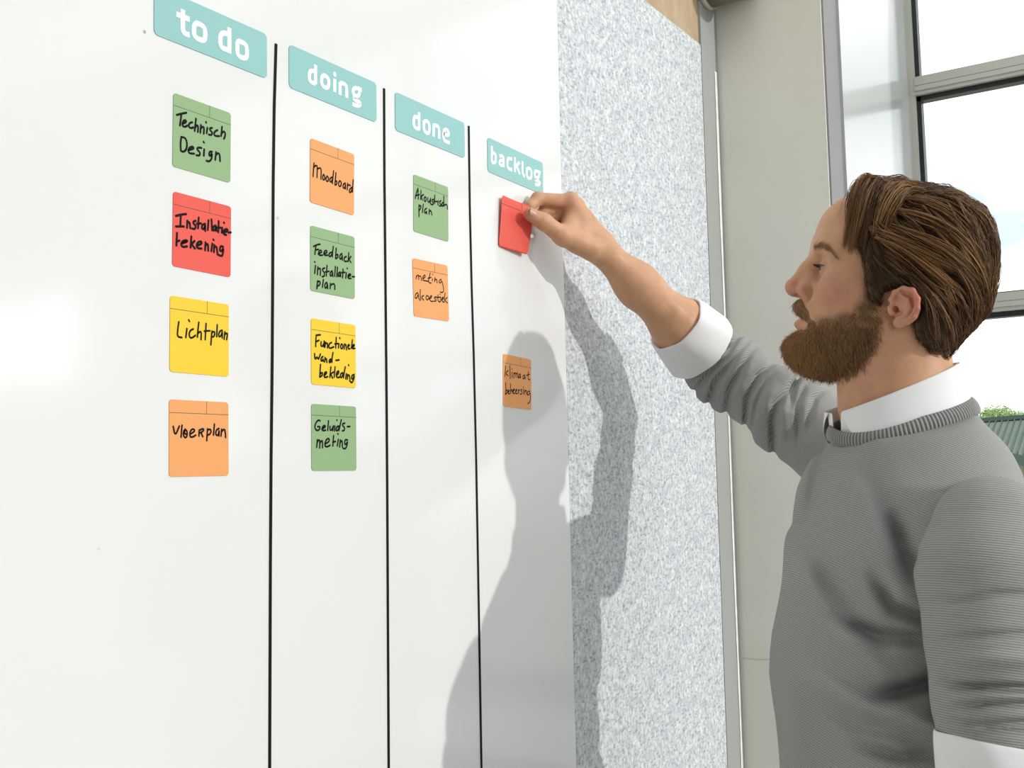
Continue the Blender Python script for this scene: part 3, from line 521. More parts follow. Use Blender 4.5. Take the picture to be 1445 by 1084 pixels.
def proj(P):
    q = np.asarray(P, np.float64)-CAM; z = q @ _fw
    return 722.5+FPX*(q @ _R)/z, 542.0-FPX*(q @ _U)/z

# ------------------------------------------------------------------ materials of the man
M['skin'], t, b = material('skin', rough=0.48, spec=0.35)
at_ = N(t, 'ShaderNodeAttribute', attribute_name='flush_glow')
mx = N(t, 'ShaderNodeMix'); mx.data_type = 'RGBA'; mx.inputs[6].default_value = (0.63, 0.35, 0.205, 1); mx.inputs[7].default_value = (0.57, 0.21, 0.145, 1)
t.links.new(at_.outputs['Fac'], mx.inputs[0])
n1, c1, _ = noise_ramp(t, None, 60, (0.90, 0.90, 0.90), (1.06, 1.04, 1.02), 0.3, 0.7, 4)
mm = N(t, 'ShaderNodeMix'); mm.data_type = 'RGBA'; mm.blend_type = 'MULTIPLY'; mm.inputs[0].default_value = 1.0
t.links.new(mx.outputs[2], mm.inputs[6]); t.links.new(c1.outputs[0], mm.inputs[7])
st_ = N(t, 'ShaderNodeAttribute', attribute_name='stubble'); m3 = N(t, 'ShaderNodeMix'); m3.data_type = 'RGBA'; m3.inputs[7].default_value = (0.135, 0.070, 0.034, 1)
t.links.new(st_.outputs['Fac'], m3.inputs[0]); t.links.new(mm.outputs[2], m3.inputs[6]); t.links.new(m3.outputs[2], b.inputs['Base Color'])
b.inputs['Subsurface Weight'].default_value = 0.12; b.inputs['Subsurface Radius'].default_value = (0.010, 0.004, 0.002); b.inputs['Subsurface Scale'].default_value = 0.6
n2 = N(t, 'ShaderNodeTexNoise'); n2.inputs['Scale'].default_value = 420; n2.inputs['Detail'].default_value = 2
bump(t, b, n2.outputs['Fac'], 0.18, 0.001)
def hair_mat(name, dark, light, rough=0.36):
    mt, t, b = material(name, rough=rough, spec=0.35)
    a = N(t, 'ShaderNodeAttribute', attribute_name='tint'); c = N(t, 'ShaderNodeValToRGB')
    c.color_ramp.elements[0].color = (*dark, 1); c.color_ramp.elements[1].color = (*light, 1)
    t.links.new(a.outputs['Fac'], c.inputs['Fac']); t.links.new(c.outputs[0], b.inputs['Base Color']); return mt
M['hair'] = hair_mat('brown_hair', (0.026, 0.012, 0.005), (0.47, 0.23, 0.080))
M['beard'] = hair_mat('ginger_beard', (0.115, 0.056, 0.023), (0.58, 0.32, 0.14), 0.5)
M['brow'] = hair_mat('light_brow', (0.33, 0.20, 0.11), (0.60, 0.39, 0.23), 0.5)
M['eye'], _, _ = material('eye_white', (0.40, 0.35, 0.32), 0.15)
M['iris'], _, _ = material('iris', (0.05, 0.06, 0.06), 0.1)
M['teeth'], _, _ = material('teeth', (0.80, 0.76, 0.68), 0.25)
M['nail'], _, _ = material('nail', (0.58, 0.30, 0.21), 0.3)
M['shirt'], t, b = material('white_shirt', (0.86, 0.86, 0.87), 0.75, 0.2)
n1 = N(t, 'ShaderNodeTexNoise'); n1.inputs['Scale'].default_value = 900; bump(t, b, n1.outputs['Fac'], 0.10, 0.0006)
def knit_mat(name, period, dark, light, strength):
    mt, t, b = material(name, rough=0.92, spec=0.15)
    a = N(t, 'ShaderNodeAttribute', attribute_name='knit')
    s = N(t, 'ShaderNodeMath', operation='MULTIPLY'); s.inputs[1].default_value = 2*math.pi/period
    t.links.new(a.outputs['Fac'], s.inputs[0])
    sn = N(t, 'ShaderNodeMath', operation='SINE'); t.links.new(s.outputs[0], sn.inputs[0])
    nz_ = N(t, 'ShaderNodeTexNoise'); nz_.inputs['Scale'].default_value = 700; nz_.inputs['Detail'].default_value = 2
    tc = N(t, 'ShaderNodeTexCoord'); t.links.new(tc.outputs['Object'], nz_.inputs['Vector'])
    mr = N(t, 'ShaderNodeMapRange'); mr.inputs['From Min'].default_value = -1; mr.inputs['From Max'].default_value = 1
    t.links.new(sn.outputs[0], mr.inputs['Value'])
    ad = N(t, 'ShaderNodeMath', operation='MULTIPLY_ADD'); ad.inputs[1].default_value = 0.55
    t.links.new(nz_.outputs['Fac'], ad.inputs[0]); t.links.new(mr.outputs[0], ad.inputs[2])
    c = N(t, 'ShaderNodeValToRGB'); c.color_ramp.elements[0].position = 0.15; c.color_ramp.elements[1].position = 1.2/1.25
    c.color_ramp.elements[0].color = (*dark, 1); c.color_ramp.elements[1].color = (*light, 1)
    t.links.new(ad.outputs[0], c.inputs['Fac']); t.links.new(c.outputs[0], b.inputs['Base Color'])
    bump(t, b, ad.outputs[0], strength, 0.0012); return mt
M['knit'] = knit_mat('grey_knit', 0.0025, (0.215, 0.211, 0.208), (0.375, 0.37, 0.365), 0.25)
M['rib'] = knit_mat('ribbed_knit', 0.0046, (0.12, 0.118, 0.116), (0.36, 0.355, 0.35), 0.6)
M['trouser'], _, _ = material('dark_trousers', (0.030, 0.026, 0.024), 0.85, 0.2)
M['shoe'], _, _ = material('brown_shoes', (0.07, 0.04, 0.025), 0.4)

man = empty('person', (1.40, -0.60, 0.0), 'bearded man in grey sweater over white shirt reaching up to the red card', 'person')

# ------------------------------------------------------------------ head frame: a forward, b up, c towards his left
HC = at(1255, 390, 1.38); _ha = math.radians(-14)
HF_ = np.array([math.sin(_ha), math.cos(_ha), 0.0]); HL = np.array([-math.cos(_ha), math.sin(_ha), 0.0]); HZ = np.array([0, 0, 1.0])
def H(px, py, c=0.0):
    d = ray(px, py); P = CAM+d*((c-(CAM-HC) @ HL)/(d @ HL)); q = P-HC
    return np.array([q @ HF_, q @ HZ, c])
def to_world(L): return HC+L[:, 0:1]*HF_+L[:, 1:2]*HZ+L[:, 2:3]*HL
def to_local(P): q = np.asarray(P)-HC; return np.stack([q @ HF_, q @ HZ, q @ HL], 1).astype(np.float32)
def HP(*pts): return [tuple(H(*p)[:2]) for p in pts]

def head_sdf(P0):
    P = P0.copy(); P[:, 2] = np.abs(P[:, 2])
    d = ell(P, H(1282, 368), (0.088, 0.085, 0.071))                       # cranium
    d = smin(d, ell(P, H(1210, 338), (0.052, 0.056, 0.060)), 0.03)        # forehead
    d = smin(d, ell(P, H(1206, 405), (0.048, 0.075, 0.058)), 0.03)        # face
    d = smin(d, cap(P, H(1238, 470, 0.050), H(1165, 494, 0.018), 0.020, 0.0165), 0.03)   # jaw
    d = smin(d, ell(P, H(1205, 465), (0.055, 0.05, 0.050)), 0.03)
    d = smin(d, ell(P, H(1146, 494), (0.024, 0.022, 0.026)), 0.025)       # chin
    d = smin(d, ell(P, H(1156, 446), (0.024, 0.032, 0.030)), 0.018)       # muzzle
    d = smin(d, ell(P, H(1184, 405, 0.043), (0.024, 0.022, 0.020)), 0.02) # cheekbone
    d = smin(d, cap(P, H(1159, 349, 0.0), H(1163, 350, 0.028), 0.0115, 0.010), 0.012)   # brow ridge
    d = smin(d, cap(P, H(1163, 350, 0.028), H(1183, 362, 0.050), 0.010, 0.008), 0.012)
    d = smax(d, -ell(P, H(1152, 378, 0.034), (0.0125, 0.0125, 0.018)), 0.016)             # eye socket
    n = chain(P, [H(1154, 362), H(1137, 387), H(1120.5, 405)], (0.0085, 0.0092, 0.0118), 0.01)
    n = smin(n, ell(P, H(1138, 409, 0.0125), (0.0125, 0.009, 0.0068)), 0.006)           # wing
    n = smin(n, cap(P, H(1121, 411), H(1140, 417), 0.0058, 0.007), 0.006)
    n = smin(n, cap(P, H(1146, 380, 0.004), H(1150, 408, 0.010), 0.012, 0.012), 0.012)
    d = smin(d, n, 0.009)
    d = smax(d, -ell(P, H(1126, 417.5, 0.0058), (0.0062, 0.003, 0.003)), 0.002)         # nostril
    d = smax(d, -(ell(P, H(1143, 414.5, 0.0215), (0.006, 0.009, 0.0022))), 0.006)       # crease beside the wing
    d = smin(d, ell(P, H(1134.5, 457), (0.0125, 0.0072, 0.021)), 0.006)                 # lower lip
    d = smin(d, ell(P, H(1135, 440), (0.011, 0.0085, 0.022)), 0.006)                    # upper lip
    d = smax(d, -ell(P, H(1130, 449), (0.012, 0.0030, 0.017)), 0.003)                   # open mouth
    # lids around the eyeball
    E = H(1171.0, 379.0, 0.0318)
    lid = ell(P, E, (0.0138, 0.0132, 0.0150))
    slit = ell(P, E+np.array([0.013, 0.0008, 0.002]), (0.010, 0.0027, 0.0150))
    d = smin(d, smax(lid, -slit, 0.0015), 0.005)
    d = smax(d, -ell(P, E+np.array([0.013, 0.0012, 0.003]), (0.008, 0.0023, 0.0135)), 0.002)
    # neck
    nk = chain(P, [H(1275, 465), H(1272, 545), H(1290, 640)], (0.058, 0.057, 0.068), 0.02)
    nk = smin(nk, cap(P, H(1215, 500), H(1215, 580), 0.024, 0.026), 0.035)
    nk = smin(nk, cap(P, H(1280, 470, 0.045), H(1222, 585, 0.014), 0.012, 0.012), 0.02)  # neck muscle
    d = smin(d, nk, 0.022)
    return d
EA = math.radians(27); EU = np.array([-math.cos(EA), 0, math.sin(EA)], np.float32); EV = np.array([-0.10, 0.995, 0.0], np.float32); EN = np.array([math.sin(EA), 0, math.cos(EA)], np.float32)
E0 = H(1261, 436, 0.0715)
def ear_sdf(P):
    X = np.stack([(P-E0) @ EU, (P-E0) @ EV/0.86, (P-E0) @ EN], 1).astype(np.float32)
    hx = [(.004, .001, .002), (-.001, .012, .003), (.005, .0225, .0035), (.016, .0270, .0045), (.027, .0235, .005), (.0325, .012, .005), (.031, -.001, .004), (.025, -.012, .003), (.017, -.0185, .002)]
    e = chain(X, hx, (.0026, .0030, .0034, .0036, .0037, .0036, .0034, .0034, .0042), 0.002)
    e = smin(e, ell(X, (.0155, .003, -.0005), (.0175, .0245, .0030)), 0.003)
    e = smin(e, chain(X, [(.0115, .018, .002), (.020, .011, .0035), (.0215, 0, .004), (.0155, -.011, .0035), (.008, -.0135, .003)], (.0028, .0032, .0034, .0034, .003), 0.002), 0.0025)
    e = smax(e, -ell(X, (.0085, 0, .0045), (.0082, .0100, .0058)), 0.002)
    e = smax(e, -chain(X, [(.014, .0232, .0055), (.0262, .015, .0068), (.0265, 0, .0062)], (.0020, .0024, .0018), 0.002), 0.0015)
    e = smin(e, cap(X, (-.002, .001, .003), (-.001, -.006, .003), 0.0042), 0.003)
    e = smin(e, ell(X, (.0065, -.0205, .0005), (.0078, .0074, .0042)), 0.005)
    e = smin(e, cap(X, (.006, .004, -.010), (.013, .002, -.004), 0.014, 0.010), 0.004)
    return smax(e, -ell(X, (.0045, -.001, .003), (.0038, .0042, .0075)), 0.0015)
bodyparts = []
hlo, hhi = np.array([-0.15, -0.255, -0.105]), np.array([0.16, 0.135, 0.105])
v, q = nets(head_sdf, hlo, hhi, 0.0021)
Lhead = v
uu, vv = None, None
def blob(L, px, py, c, r): return np.exp(-(((L-np.array(H(px, py, c)))**2).sum(1))/(r*r))
Lm = v.copy(); Lm[:, 2] = np.abs(Lm[:, 2])
fl_head = np.clip(0.55*blob(Lm, 1117, 407, 0, 0.020)+0.55*blob(Lm, 1182, 412, 0.05, 0.034)+0.9*blob(Lm, 1128, 457, 0.0, 0.017)+0.25*blob(Lm, 1240, 520, .05, .05)+0.35*blob(Lm, 1140, 412, .012, .015), 0, 1)
FLIP = np.linalg.det(np.stack([HF_, HZ, HL])) < 0
bodyparts.append((to_world(v).astype(np.float32), q[:, ::-1] if FLIP else q)); flush_glow = [fl_head]
ve, qe = nets(ear_sdf, E0-np.array([0.045, 0.036, 0.022]), E0+np.array([0.014, 0.038, 0.032]), 0.0010)
fe = np.clip(0.42+0.5*np.clip(((ve-E0) @ EU-0.018)/0.014, 0, 1), 0, 1)  # outer rim reddened to paint sunlight glowing through the ear
bodyparts.append((to_world(ve).astype(np.float32), qe[:, ::-1] if FLIP else qe)); flush_glow.append(fe)
vm = ve.copy(); vm[:, 2] *= -1
bodyparts.append((to_world(vm).astype(np.float32), qe if FLIP else qe[:, ::-1])); flush_glow.append(fe)

# ------------------------------------------------------------------ right arm and hand (the hand is closed on the card)
W_ = at(848, 352, 1.664); ELB = on_x(1012, 513, 1.664); RSH = on_x(1206, 652, 1.612)
MC = [at(805, 285, 1.646), at(813, 293, 1.662), at(823, 304, 1.676), at(835, 317, 1.686)]
TB = [at(834, 351, 1.643), at(795, 333.5, 1.620), at(767, 313, 1.604), on_y(748, 302, -0.0275)]
FI = [MC[0], on_y(758.5, 280.5, -0.0165), on_y(747.5, 291, -0.0115), on_y(745, 302, -0.0088)]
FM = [MC[1], at(770, 297, 1.650), at(760, 309, 1.642), at(765, 317, 1.638)]
FR = [MC[2], at(784, 309, 1.658), at(777, 322, 1.646), at(788, 327, 1.642)]
FP = [MC[3], at(803, 323, 1.668), at(797, 333, 1.658), at(807, 337, 1.650)]
def arm_sdf(P):
    d = chain(P, [W_, W_+(ELB-W_)*0.30, W_+(ELB-W_)*0.68, ELB], (0.0215, 0.0290, 0.0395, 0.0420), 0.03)
    up = np.array([0.3, 0, 1.0])
    palm = None
    for i, m_ in enumerate(MC):
        e = cap(P, W_+(MC[i]-W_)*0.12, m_, 0.0175, (0.0125, 0.0120, 0.0115, 0.0105)[i]); palm = e if palm is None else smin(palm, e, 0.012)
    palm = smin(palm, cap(P, TB[0], TB[1], 0.0185, 0.0140), 0.014)           # thenar
    palm = smin(palm, cap(P, TB[1], MC[0]+(W_-MC[0])*0.25, 0.008, 0.010), 0.012)
    palm = smin(palm, cap(P, TB[1]+(W_-TB[1])*0.35, MC[0]+(W_-MC[0])*0.42, 0.0125, 0.013), 0.014)
    palm = smin(palm, cap(P, at(801, 325, 1.630), at(803, 300, 1.652), 0.0100, 0.0095), 0.012)
    for kn in MC[:2]: palm = smin(palm, ell(P, kn+np.array([0.001, 0, 0.004]), (0.0115,)*3), 0.008)
    d = smin(d, palm, 0.016)
    th = chain(P, TB[1:], (0.0138, 0.0116, 0.0098), 0.005)
    th = smin(th, ell(P, TB[2], (0.0122,)*3), 0.006)
    d = smin(d, th, 0.007)
    for f_, r_ in ((FI, (0.0118, 0.0100, 0.0085, 0.0074)), (FM, (0.0115, 0.0100, 0.0088, 0.0076)), (FR, (0.011, 0.0095, 0.0085, 0.0074)), (FP, (0.0098, 0.0085, 0.0075, 0.0066))):
        d = smin(d, chain(P, f_, r_, 0.004), 0.0045)
    # skin creases across the thumb knuckle
    ax = (TB[3]-TB[2])/np.linalg.norm(TB[3]-TB[2])
    s = (P-TB[2]) @ ax; near = np.linalg.norm(P-TB[2], axis=1) < 0.02
    d = d+np.where(near, 0.0006*np.exp(-((np.abs(s-0.001)-0.0028)/0.0010)**2)+0.0005*np.exp(-((s-0.001)/0.0010)**2), 0)
    d = d+0.0006*pnoise(P, 180, 5)*np.clip(np.linalg.norm(P-W_, axis=1)*8-0.3, 0, 1)
    return d
apts = np.array([W_, ELB, *MC, *TB, *FI, *FM, *FR, *FP])
v, q = nets(arm_sdf, apts.min(0)-0.055, apts.max(0)+0.055, 0.0017)
bodyparts.append((v, q))
fl = 0.75*np.exp(-((v-TB[3])**2).sum(1)/0.012**2)+0.35*np.exp(-((v-MC[0])**2).sum(1)/0.018**2)+0.35*np.exp(-((v-TB[2])**2).sum(1)/0.012**2)+0.5*np.exp(-((v-FI[3])**2).sum(1)/0.012**2)
flush_glow.append(np.clip(fl, 0, 1))

# ------------------------------------------------------------------ left arm hanging at his side, hand relaxed; trunk core
LSH = np.array([1.262, -0.650, 1.332]); LEL = at(1412, 1075, 1.115); LWR = LEL+np.array([0.025, 0.085, -0.235])
fd = (LWR-LEL)/np.linalg.norm(LWR-LEL); sd = np.array([-0.45, 0.89, 0.0])
def larm_sdf(P):
    d = chain(P, [LSH, LEL, LEL+fd*0.09, LWR], (0.040, 0.033, 0.038, 0.026), 0.02)
    K = LWR+fd*0.085; palm = None
    for i in range(4):
        m_ = K+sd*(0.030-0.020*i)+fd*(0.004 if i in (1, 2) else -0.004)
        e = cap(P, LWR+sd*(0.012-0.008*i), m_, 0.015, 0.011); palm = e if palm is None else smin(palm, e, 0.010)
    d = smin(d, palm, 0.014)
    cu = np.array([0.6, 0.25, 0.0])
    for i, ln in enumerate((0.072, 0.080, 0.074, 0.058)):
        m_ = K+sd*(0.030-0.020*i); p1 = m_+fd*ln*0.5+cu*0.010; p2 = p1+fd*ln*0.28+cu*0.014; p3 = p2+fd*ln*0.2+cu*0.016
        d = smin(d, chain(P, [m_, p1, p2, p3], (0.0105, 0.0092, 0.0082, 0.0070), 0.003), 0.004)
    t0 = LWR+fd*0.02+sd*0.018; t1 = t0+fd*0.035+sd*0.026; t2 = t1+fd*0.032+sd*0.010; t3 = t2+fd*0.026+cu*0.008
    return smin(d, chain(P, [t0, t1, t2, t3], (0.015, 0.0125, 0.0105, 0.0085), 0.004), 0.008)
lp = np.array([LSH, LEL, LWR, LWR+fd*0.19]); v, q = nets(larm_sdf, lp.min(0)-0.07, lp.max(0)+0.07, 0.0030)
bodyparts.append((v, q)); flush_glow.append(np.full(len(v), 0.1))
TA = math.radians(-34); TF = np.array([math.sin(TA), math.cos(TA), 0]); TL = np.array([-math.cos(TA), math.sin(TA), 0]); TZ = np.array([0, 0, 1.0])
TAX = np.stack([TF, TL, TZ])
def core_sdf(P):
    d = cap(P, at(1285, 600, 1.37), at(1290, 660, 1.37), 0.050, 0.06)
    d = smin(d, ell(P, at(1282, 780, 1.36), (0.09, 0.145, 0.17), TAX), 0.05)
    d = smin(d, ell(P, at(1268, 1010, 1.35), (0.09, 0.13, 0.18), TAX), 0.06)
    d = smin(d, cap(P, at(1290, 690, 1.36), RSH, 0.045), 0.04); d = smin(d, cap(P, at(1290, 690, 1.36), LSH, 0.045), 0.04)
    d = smin(d, cap(P, RSH, ELB, 0.045, 0.038), 0.03)
    return d
cc = at(1275, 850, 1.36); v, q = nets(core_sdf, cc-np.array([0.36, 0.30, 0.36]), cc+np.array([0.46, 0.55, 0.42]), 0.009)
bodyparts.append((v, q)); flush_glow.append(np.full(len(v), 0.1))
bv, bq = join(bodyparts)
def sstep(x, a, b_): t_ = np.clip((x-a)/(b_-a), 0, 1); return t_*t_*(3-2*t_)
BEARD_POLY = HP((1100, 478), (1112, 468), (1121, 465), (1135, 466), (1146, 462, .03), (1147, 446, .035), (1173, 443, .05), (1200, 433, .058), (1214, 416, .065), (1219, 372, .064), (1243, 376, .070), (1243, 425, .070), (1249, 452, .068), (1245, 478, .06), (1234, 500, .055), (1216, 524, .05), (1196, 538, .03), (1176, 536), (1160, 526), (1143, 526), (1127, 525), (1112, 515), (1100, 500))
HAIR_POLY = HP((1197, 300), (1203, 272), (1216, 248), (1245, 254), (1268, 258), (1300, 270), (1336, 274), (1362, 288), (1382, 300), (1397, 320), (1402, 350), (1402, 400), (1394, 436), (1374, 458), (1352, 481), (1334, 506)) + \
    HP((1312, 497, .035), (1294, 480, .046), (1288, 454, .062), (1303, 428, .078), (1300, 411, .08), (1280, 404, .08), (1262, 404, .078), (1247, 410, .072), (1240, 428, .07), (1228, 426, .07), (1224, 396, .068), (1217, 362, .06), (1209, 338, .05), (1201, 318, .03))
stub = np.zeros(len(bv), np.float32); nh = len(Lhead)
sb_ = 0.80*sstep(poly2(Lhead[:, 0], Lhead[:, 1], BEARD_POLY), 0.003, -0.012)*sstep(Lhead[:, 0], H(1250, 450)[0]-0.01, H(1240, 450)[0])
sh_ = 0.9*sstep(poly2(Lhead[:, 0], Lhead[:, 1], HAIR_POLY), 0.004, -0.004)
stub[:nh] = np.maximum(sb_, sh_)*np.clip(1+0.25*pnoise(Lhead, 300, 61), 0, 1.1)
mesh_obj('body', bv, bq, M['skin'], man, True, {'flush_glow': np.concatenate(flush_glow), 'stubble': stub})
# thumb nail
tn = (TB[3]-TB[2])/np.linalg.norm(TB[3]-TB[2]); view = (CAM-TB[3])/np.linalg.norm(CAM-TB[3]); nn = view+0.55*np.array(_U); nn -= tn*(nn @ tn); nn /= np.linalg.norm(nn); ns = np.cross(tn, nn)
vs, fs = [], []
for i in range(9):
    for j in range(7):
        s = (i/8-0.5)*2; w = (j/6-0.5)*1.7*math.sqrt(max(0.05, 1-0.55*abs(s)**3))
        a = w*0.75; vs.append(TB[3]+tn*(s*0.0052+0.0010)+(nn*math.cos(a)+ns*math.sin(a))*0.0101-nn*0.0001)
for i in range(8):
    for j in range(6): k = 7*i+j; fs.append((k, k+1, k+8, k+7))
o = mesh_obj('thumbnail', vs, fs, M['nail'], man)

# ------------------------------------------------------------------ eyes, teeth
for sgn_ in (1, -1):
    E = H(1171.0, 379.0, 0.0318); E[2] *= sgn_
    Ew = to_world(E[None])[0]
    bm = bmesh.new(); bmesh.ops.create_uvsphere(bm, u_segments=24, v_segments=16, radius=0.0122); bmesh.ops.translate(bm, vec=Ew, verts=bm.verts)
    me = bpy.data.meshes.new('eye'); bm.to_mesh(me); bm.free(); me.materials.append(M['eye']); me.polygons.foreach_set('use_smooth', [True]*len(me.polygons))
    eo = link(bpy.data.objects.new('eye', me), man)
    g = (HF_*0.96+HZ*0.10+HL*0.05*sgn_); g /= np.linalg.norm(g)
    bm = bmesh.new(); bmesh.ops.create_uvsphere(bm, u_segments=20, v_segments=12, radius=0.0060)
    bmesh.ops.scale(bm, vec=(1, 1, 0.45), verts=bm.verts)
    bmesh.ops.transform(bm, matrix=Matrix.Translation(Ew+g*0.0103) @ Vector(g).to_track_quat('Z', 'Y').to_matrix().to_4x4(), verts=bm.verts)
    me = bpy.data.meshes.new('iris'); bm.to_mesh(me); bm.free(); me.materials.append(M['iris']); me.polygons.foreach_set('use_smooth', [True]*len(me.polygons))
    link(bpy.data.objects.new('iris', me), eo)
v, q = nets(lambda P: ell(P, H(1137, 448), (0.0085, 0.0045, 0.015)), H(1137, 448)-0.02, H(1137, 448)+0.02, 0.0012)
mesh_obj('teeth', to_world(v), q[:, ::-1], M['teeth'], man)

# ------------------------------------------------------------------ hair: strands that follow the surface of the head
def grad(fn, P, e=0.0015):
    g = np.stack([fn(P+np.array(d, np.float32)*e)-fn(P-np.array(d, np.float32)*e) for d in ((1, 0, 0), (0, 1, 0), (0, 0, 1))], 1)
    return g/np.maximum(np.linalg.norm(g, axis=1, keepdims=True), 1e-9)
def strands(paths, rad, tint, taper=True):
    """paths (n, m, 3) -> three-sided tapered tubes"""
    n, m_, _ = paths.shape
    tan = np.gradient(paths, axis=1); tan /= np.maximum(np.linalg.norm(tan, axis=2, keepdims=True), 1e-9)
    ref = np.array([0.31, 0.27, 0.91]); s1 = np.cross(tan, ref); s1 /= np.maximum(np.linalg.norm(s1, axis=2, keepdims=True), 1e-9); s2 = np.cross(tan, s1)
    tp = np.linspace(1, 0.22, m_)[None, :, None] if taper else 1.0
    r = np.asarray(rad).reshape(-1, 1, 1)*tp
    V = np.stack([paths+r*(math.cos(a)*s1+math.sin(a)*s2) for a in (0, 2.094, 4.189)], 2)     # n,m,3,3
    idx = np.arange(n*m_*3).reshape(n, m_, 3); fs = []
    for k in range(3):
        k2 = (k+1) % 3; fs.append(np.stack([idx[:, :-1, k], idx[:, :-1, k2], idx[:, 1:, k2], idx[:, 1:, k]], -1).reshape(-1, 4))
    return V.reshape(-1, 3), np.concatenate(fs), np.repeat(np.asarray(tint), m_*3)
def hair_sdf(P0):
    P = P0.copy(); P[:, 2] = np.abs(P[:, 2])
    d = ell(P, H(1303, 366), (0.098, 0.096, 0.0835))
    d = smin(d, ell(P, H(1238, 300), (0.046, 0.046, 0.060)), 0.03)
    d = smin(d, ell(P, H(1232, 372, .058), (0.03, 0.05, 0.0145)), 0.02)
    d = smin(d, chain(P, [H(1345, 400), H(1335, 470), H(1328, 497)], (0.056, 0.040, 0.022), 0.03), 0.02)
    d = smin(d, chain(P, [H(1306, 425, .052), H(1306, 465, .045), H(1318, 488, .032)], (0.030, 0.023, 0.016), 0.02), 0.015)
    d = smax(d, poly2(P[:, 0], P[:, 1], HAIR_POLY), 0.010)
    g = P0[:, 0]*55+P0[:, 1]*25+4*np.sin(P0[:, 2]*60)
    return d+0.0016*np.sin(g*3.1+1.5*pnoise(P0, 60, 3))
v, q = nets(hair_sdf, hlo+[-0.0, 0.05, 0], hhi+[0, 0.02, 0], 0.0026)
hair_parts = [(to_world(v), q[:, ::-1], np.full(len(v), 0.05))]
PXC = {}
def px_of(L): return proj(to_world(L))
def flow(L):
    """combing direction in the (a,b) plane: fringe falls forward, the sides sweep back and down"""
    u, w = px_of(L)
    ang = np.interp(u, [1180, 1212, 1228, 1245, 1290, 1345, 1385, 1405], [122, 116, 105, 60, 38, 48, 74, 84])     # degrees below the horizontal, to the right
    low = np.clip((w-395)/50, 0, 1); ang = ang*(1-low)+72*low
    tmp = np.clip((w-335)/30, 0, 1)*np.clip((1262-u)/25, 0, 1); ang = ang*(1-tmp)+62*tmp
    ang = np.radians(ang)
    return np.stack([-np.cos(ang), -np.sin(ang), np.zeros(len(L))], 1)
def comb(roots, steps, length, lift, fn, wob=0.25, rise=None, pull=1.0):
    n = len(roots); P = roots.astype(np.float32).copy(); out = [P.copy()]; st = (length/steps)[:, None]
    jit = rng.normal(size=(n, 3))*wob; jit[:, 2] *= 1.4
    for i in range(steps):
        d = flow(P)+jit*0.35; g = grad(fn, P); d = d-g*(d*g).sum(1, keepdims=True)*0.95
        d /= np.maximum(np.linalg.norm(d, axis=1, keepdims=True), 1e-9)
        P = (P+d*st).astype(np.float32)
        dist = fn(P); g = grad(fn, P); want = lift*(np.sin(math.pi*min(1, (i+1)/steps*0.9)) if rise is None else rise[i])
        P = (P-g*(dist-want)[:, None]*pull).astype(np.float32); out.append(P.copy())
    return np.stack(out, 1)
def sample_surface(v, q, n, fn=None, weight=None):
    a, b_, c = v[q[:, 0]], v[q[:, 1]], v[q[:, 2]]; w = np.linalg.norm(np.cross(b_-a, c-a), axis=1)
    if weight is not None: w = w*weight(v[q].mean(1))
    i = rng.choice(len(q), n, p=w/w.sum()); r1, r2 = rng.random((2, n, 1)); f4 = v[q[i]]
    return (f4[:, 0]*(1-r1)*(1-r2)+f4[:, 1]*r1*(1-r2)+f4[:, 2]*r1*r2+f4[:, 3]*(1-r1)*r2)
Lh, Qh = v, q
def hair_w(Lc):
    u, w = px_of(Lc); return np.where(poly2(Lc[:, 0], Lc[:, 1], HAIR_POLY) < 0.006, 1.0, 0.05)*np.where(Lc[:, 2] > -0.02, 1.0, 0.45)
R0 = sample_surface(Lh, Qh, 5200, weight=hair_w)
u, w = px_of(R0)
ln = np.interp(w, [250, 330, 400, 500], [0.055, 0.050, 0.036, 0.016])*(0.6+0.7*rng.random(len(R0)))
ln = np.where((u < 1262) & (w > 330), 0.016+0.010*rng.random(len(R0)), ln)
ln = np.where((u < 1232) & (w < 330), 0.040*(0.6+0.6*rng.random(len(R0))), ln)
# keep ends above the ear and inside the nape
ln = np.where((u > 1245) & (u < 1305) & (w > 360), np.minimum(ln, np.maximum(0.006, (408-w)/1100)), ln)
lift = 0.0008+0.0042*rng.random(len(R0))**1.5
paths = comb(R0, 9, ln, lift, hair_sdf)
tint = np.clip(0.08+0.40*rng.random(len(R0))**1.6+0.35*(rng.random(len(R0)) < 0.10), 0, 1)
tint = np.where((w > 395) | ((u < 1262) & (w > 335)), tint*0.75, tint)
hair_parts.append((lambda S: (to_world(S[0]), S[1], S[2]))(strands(paths, 0.00042+0.00030*rng.random(len(R0)), tint)))
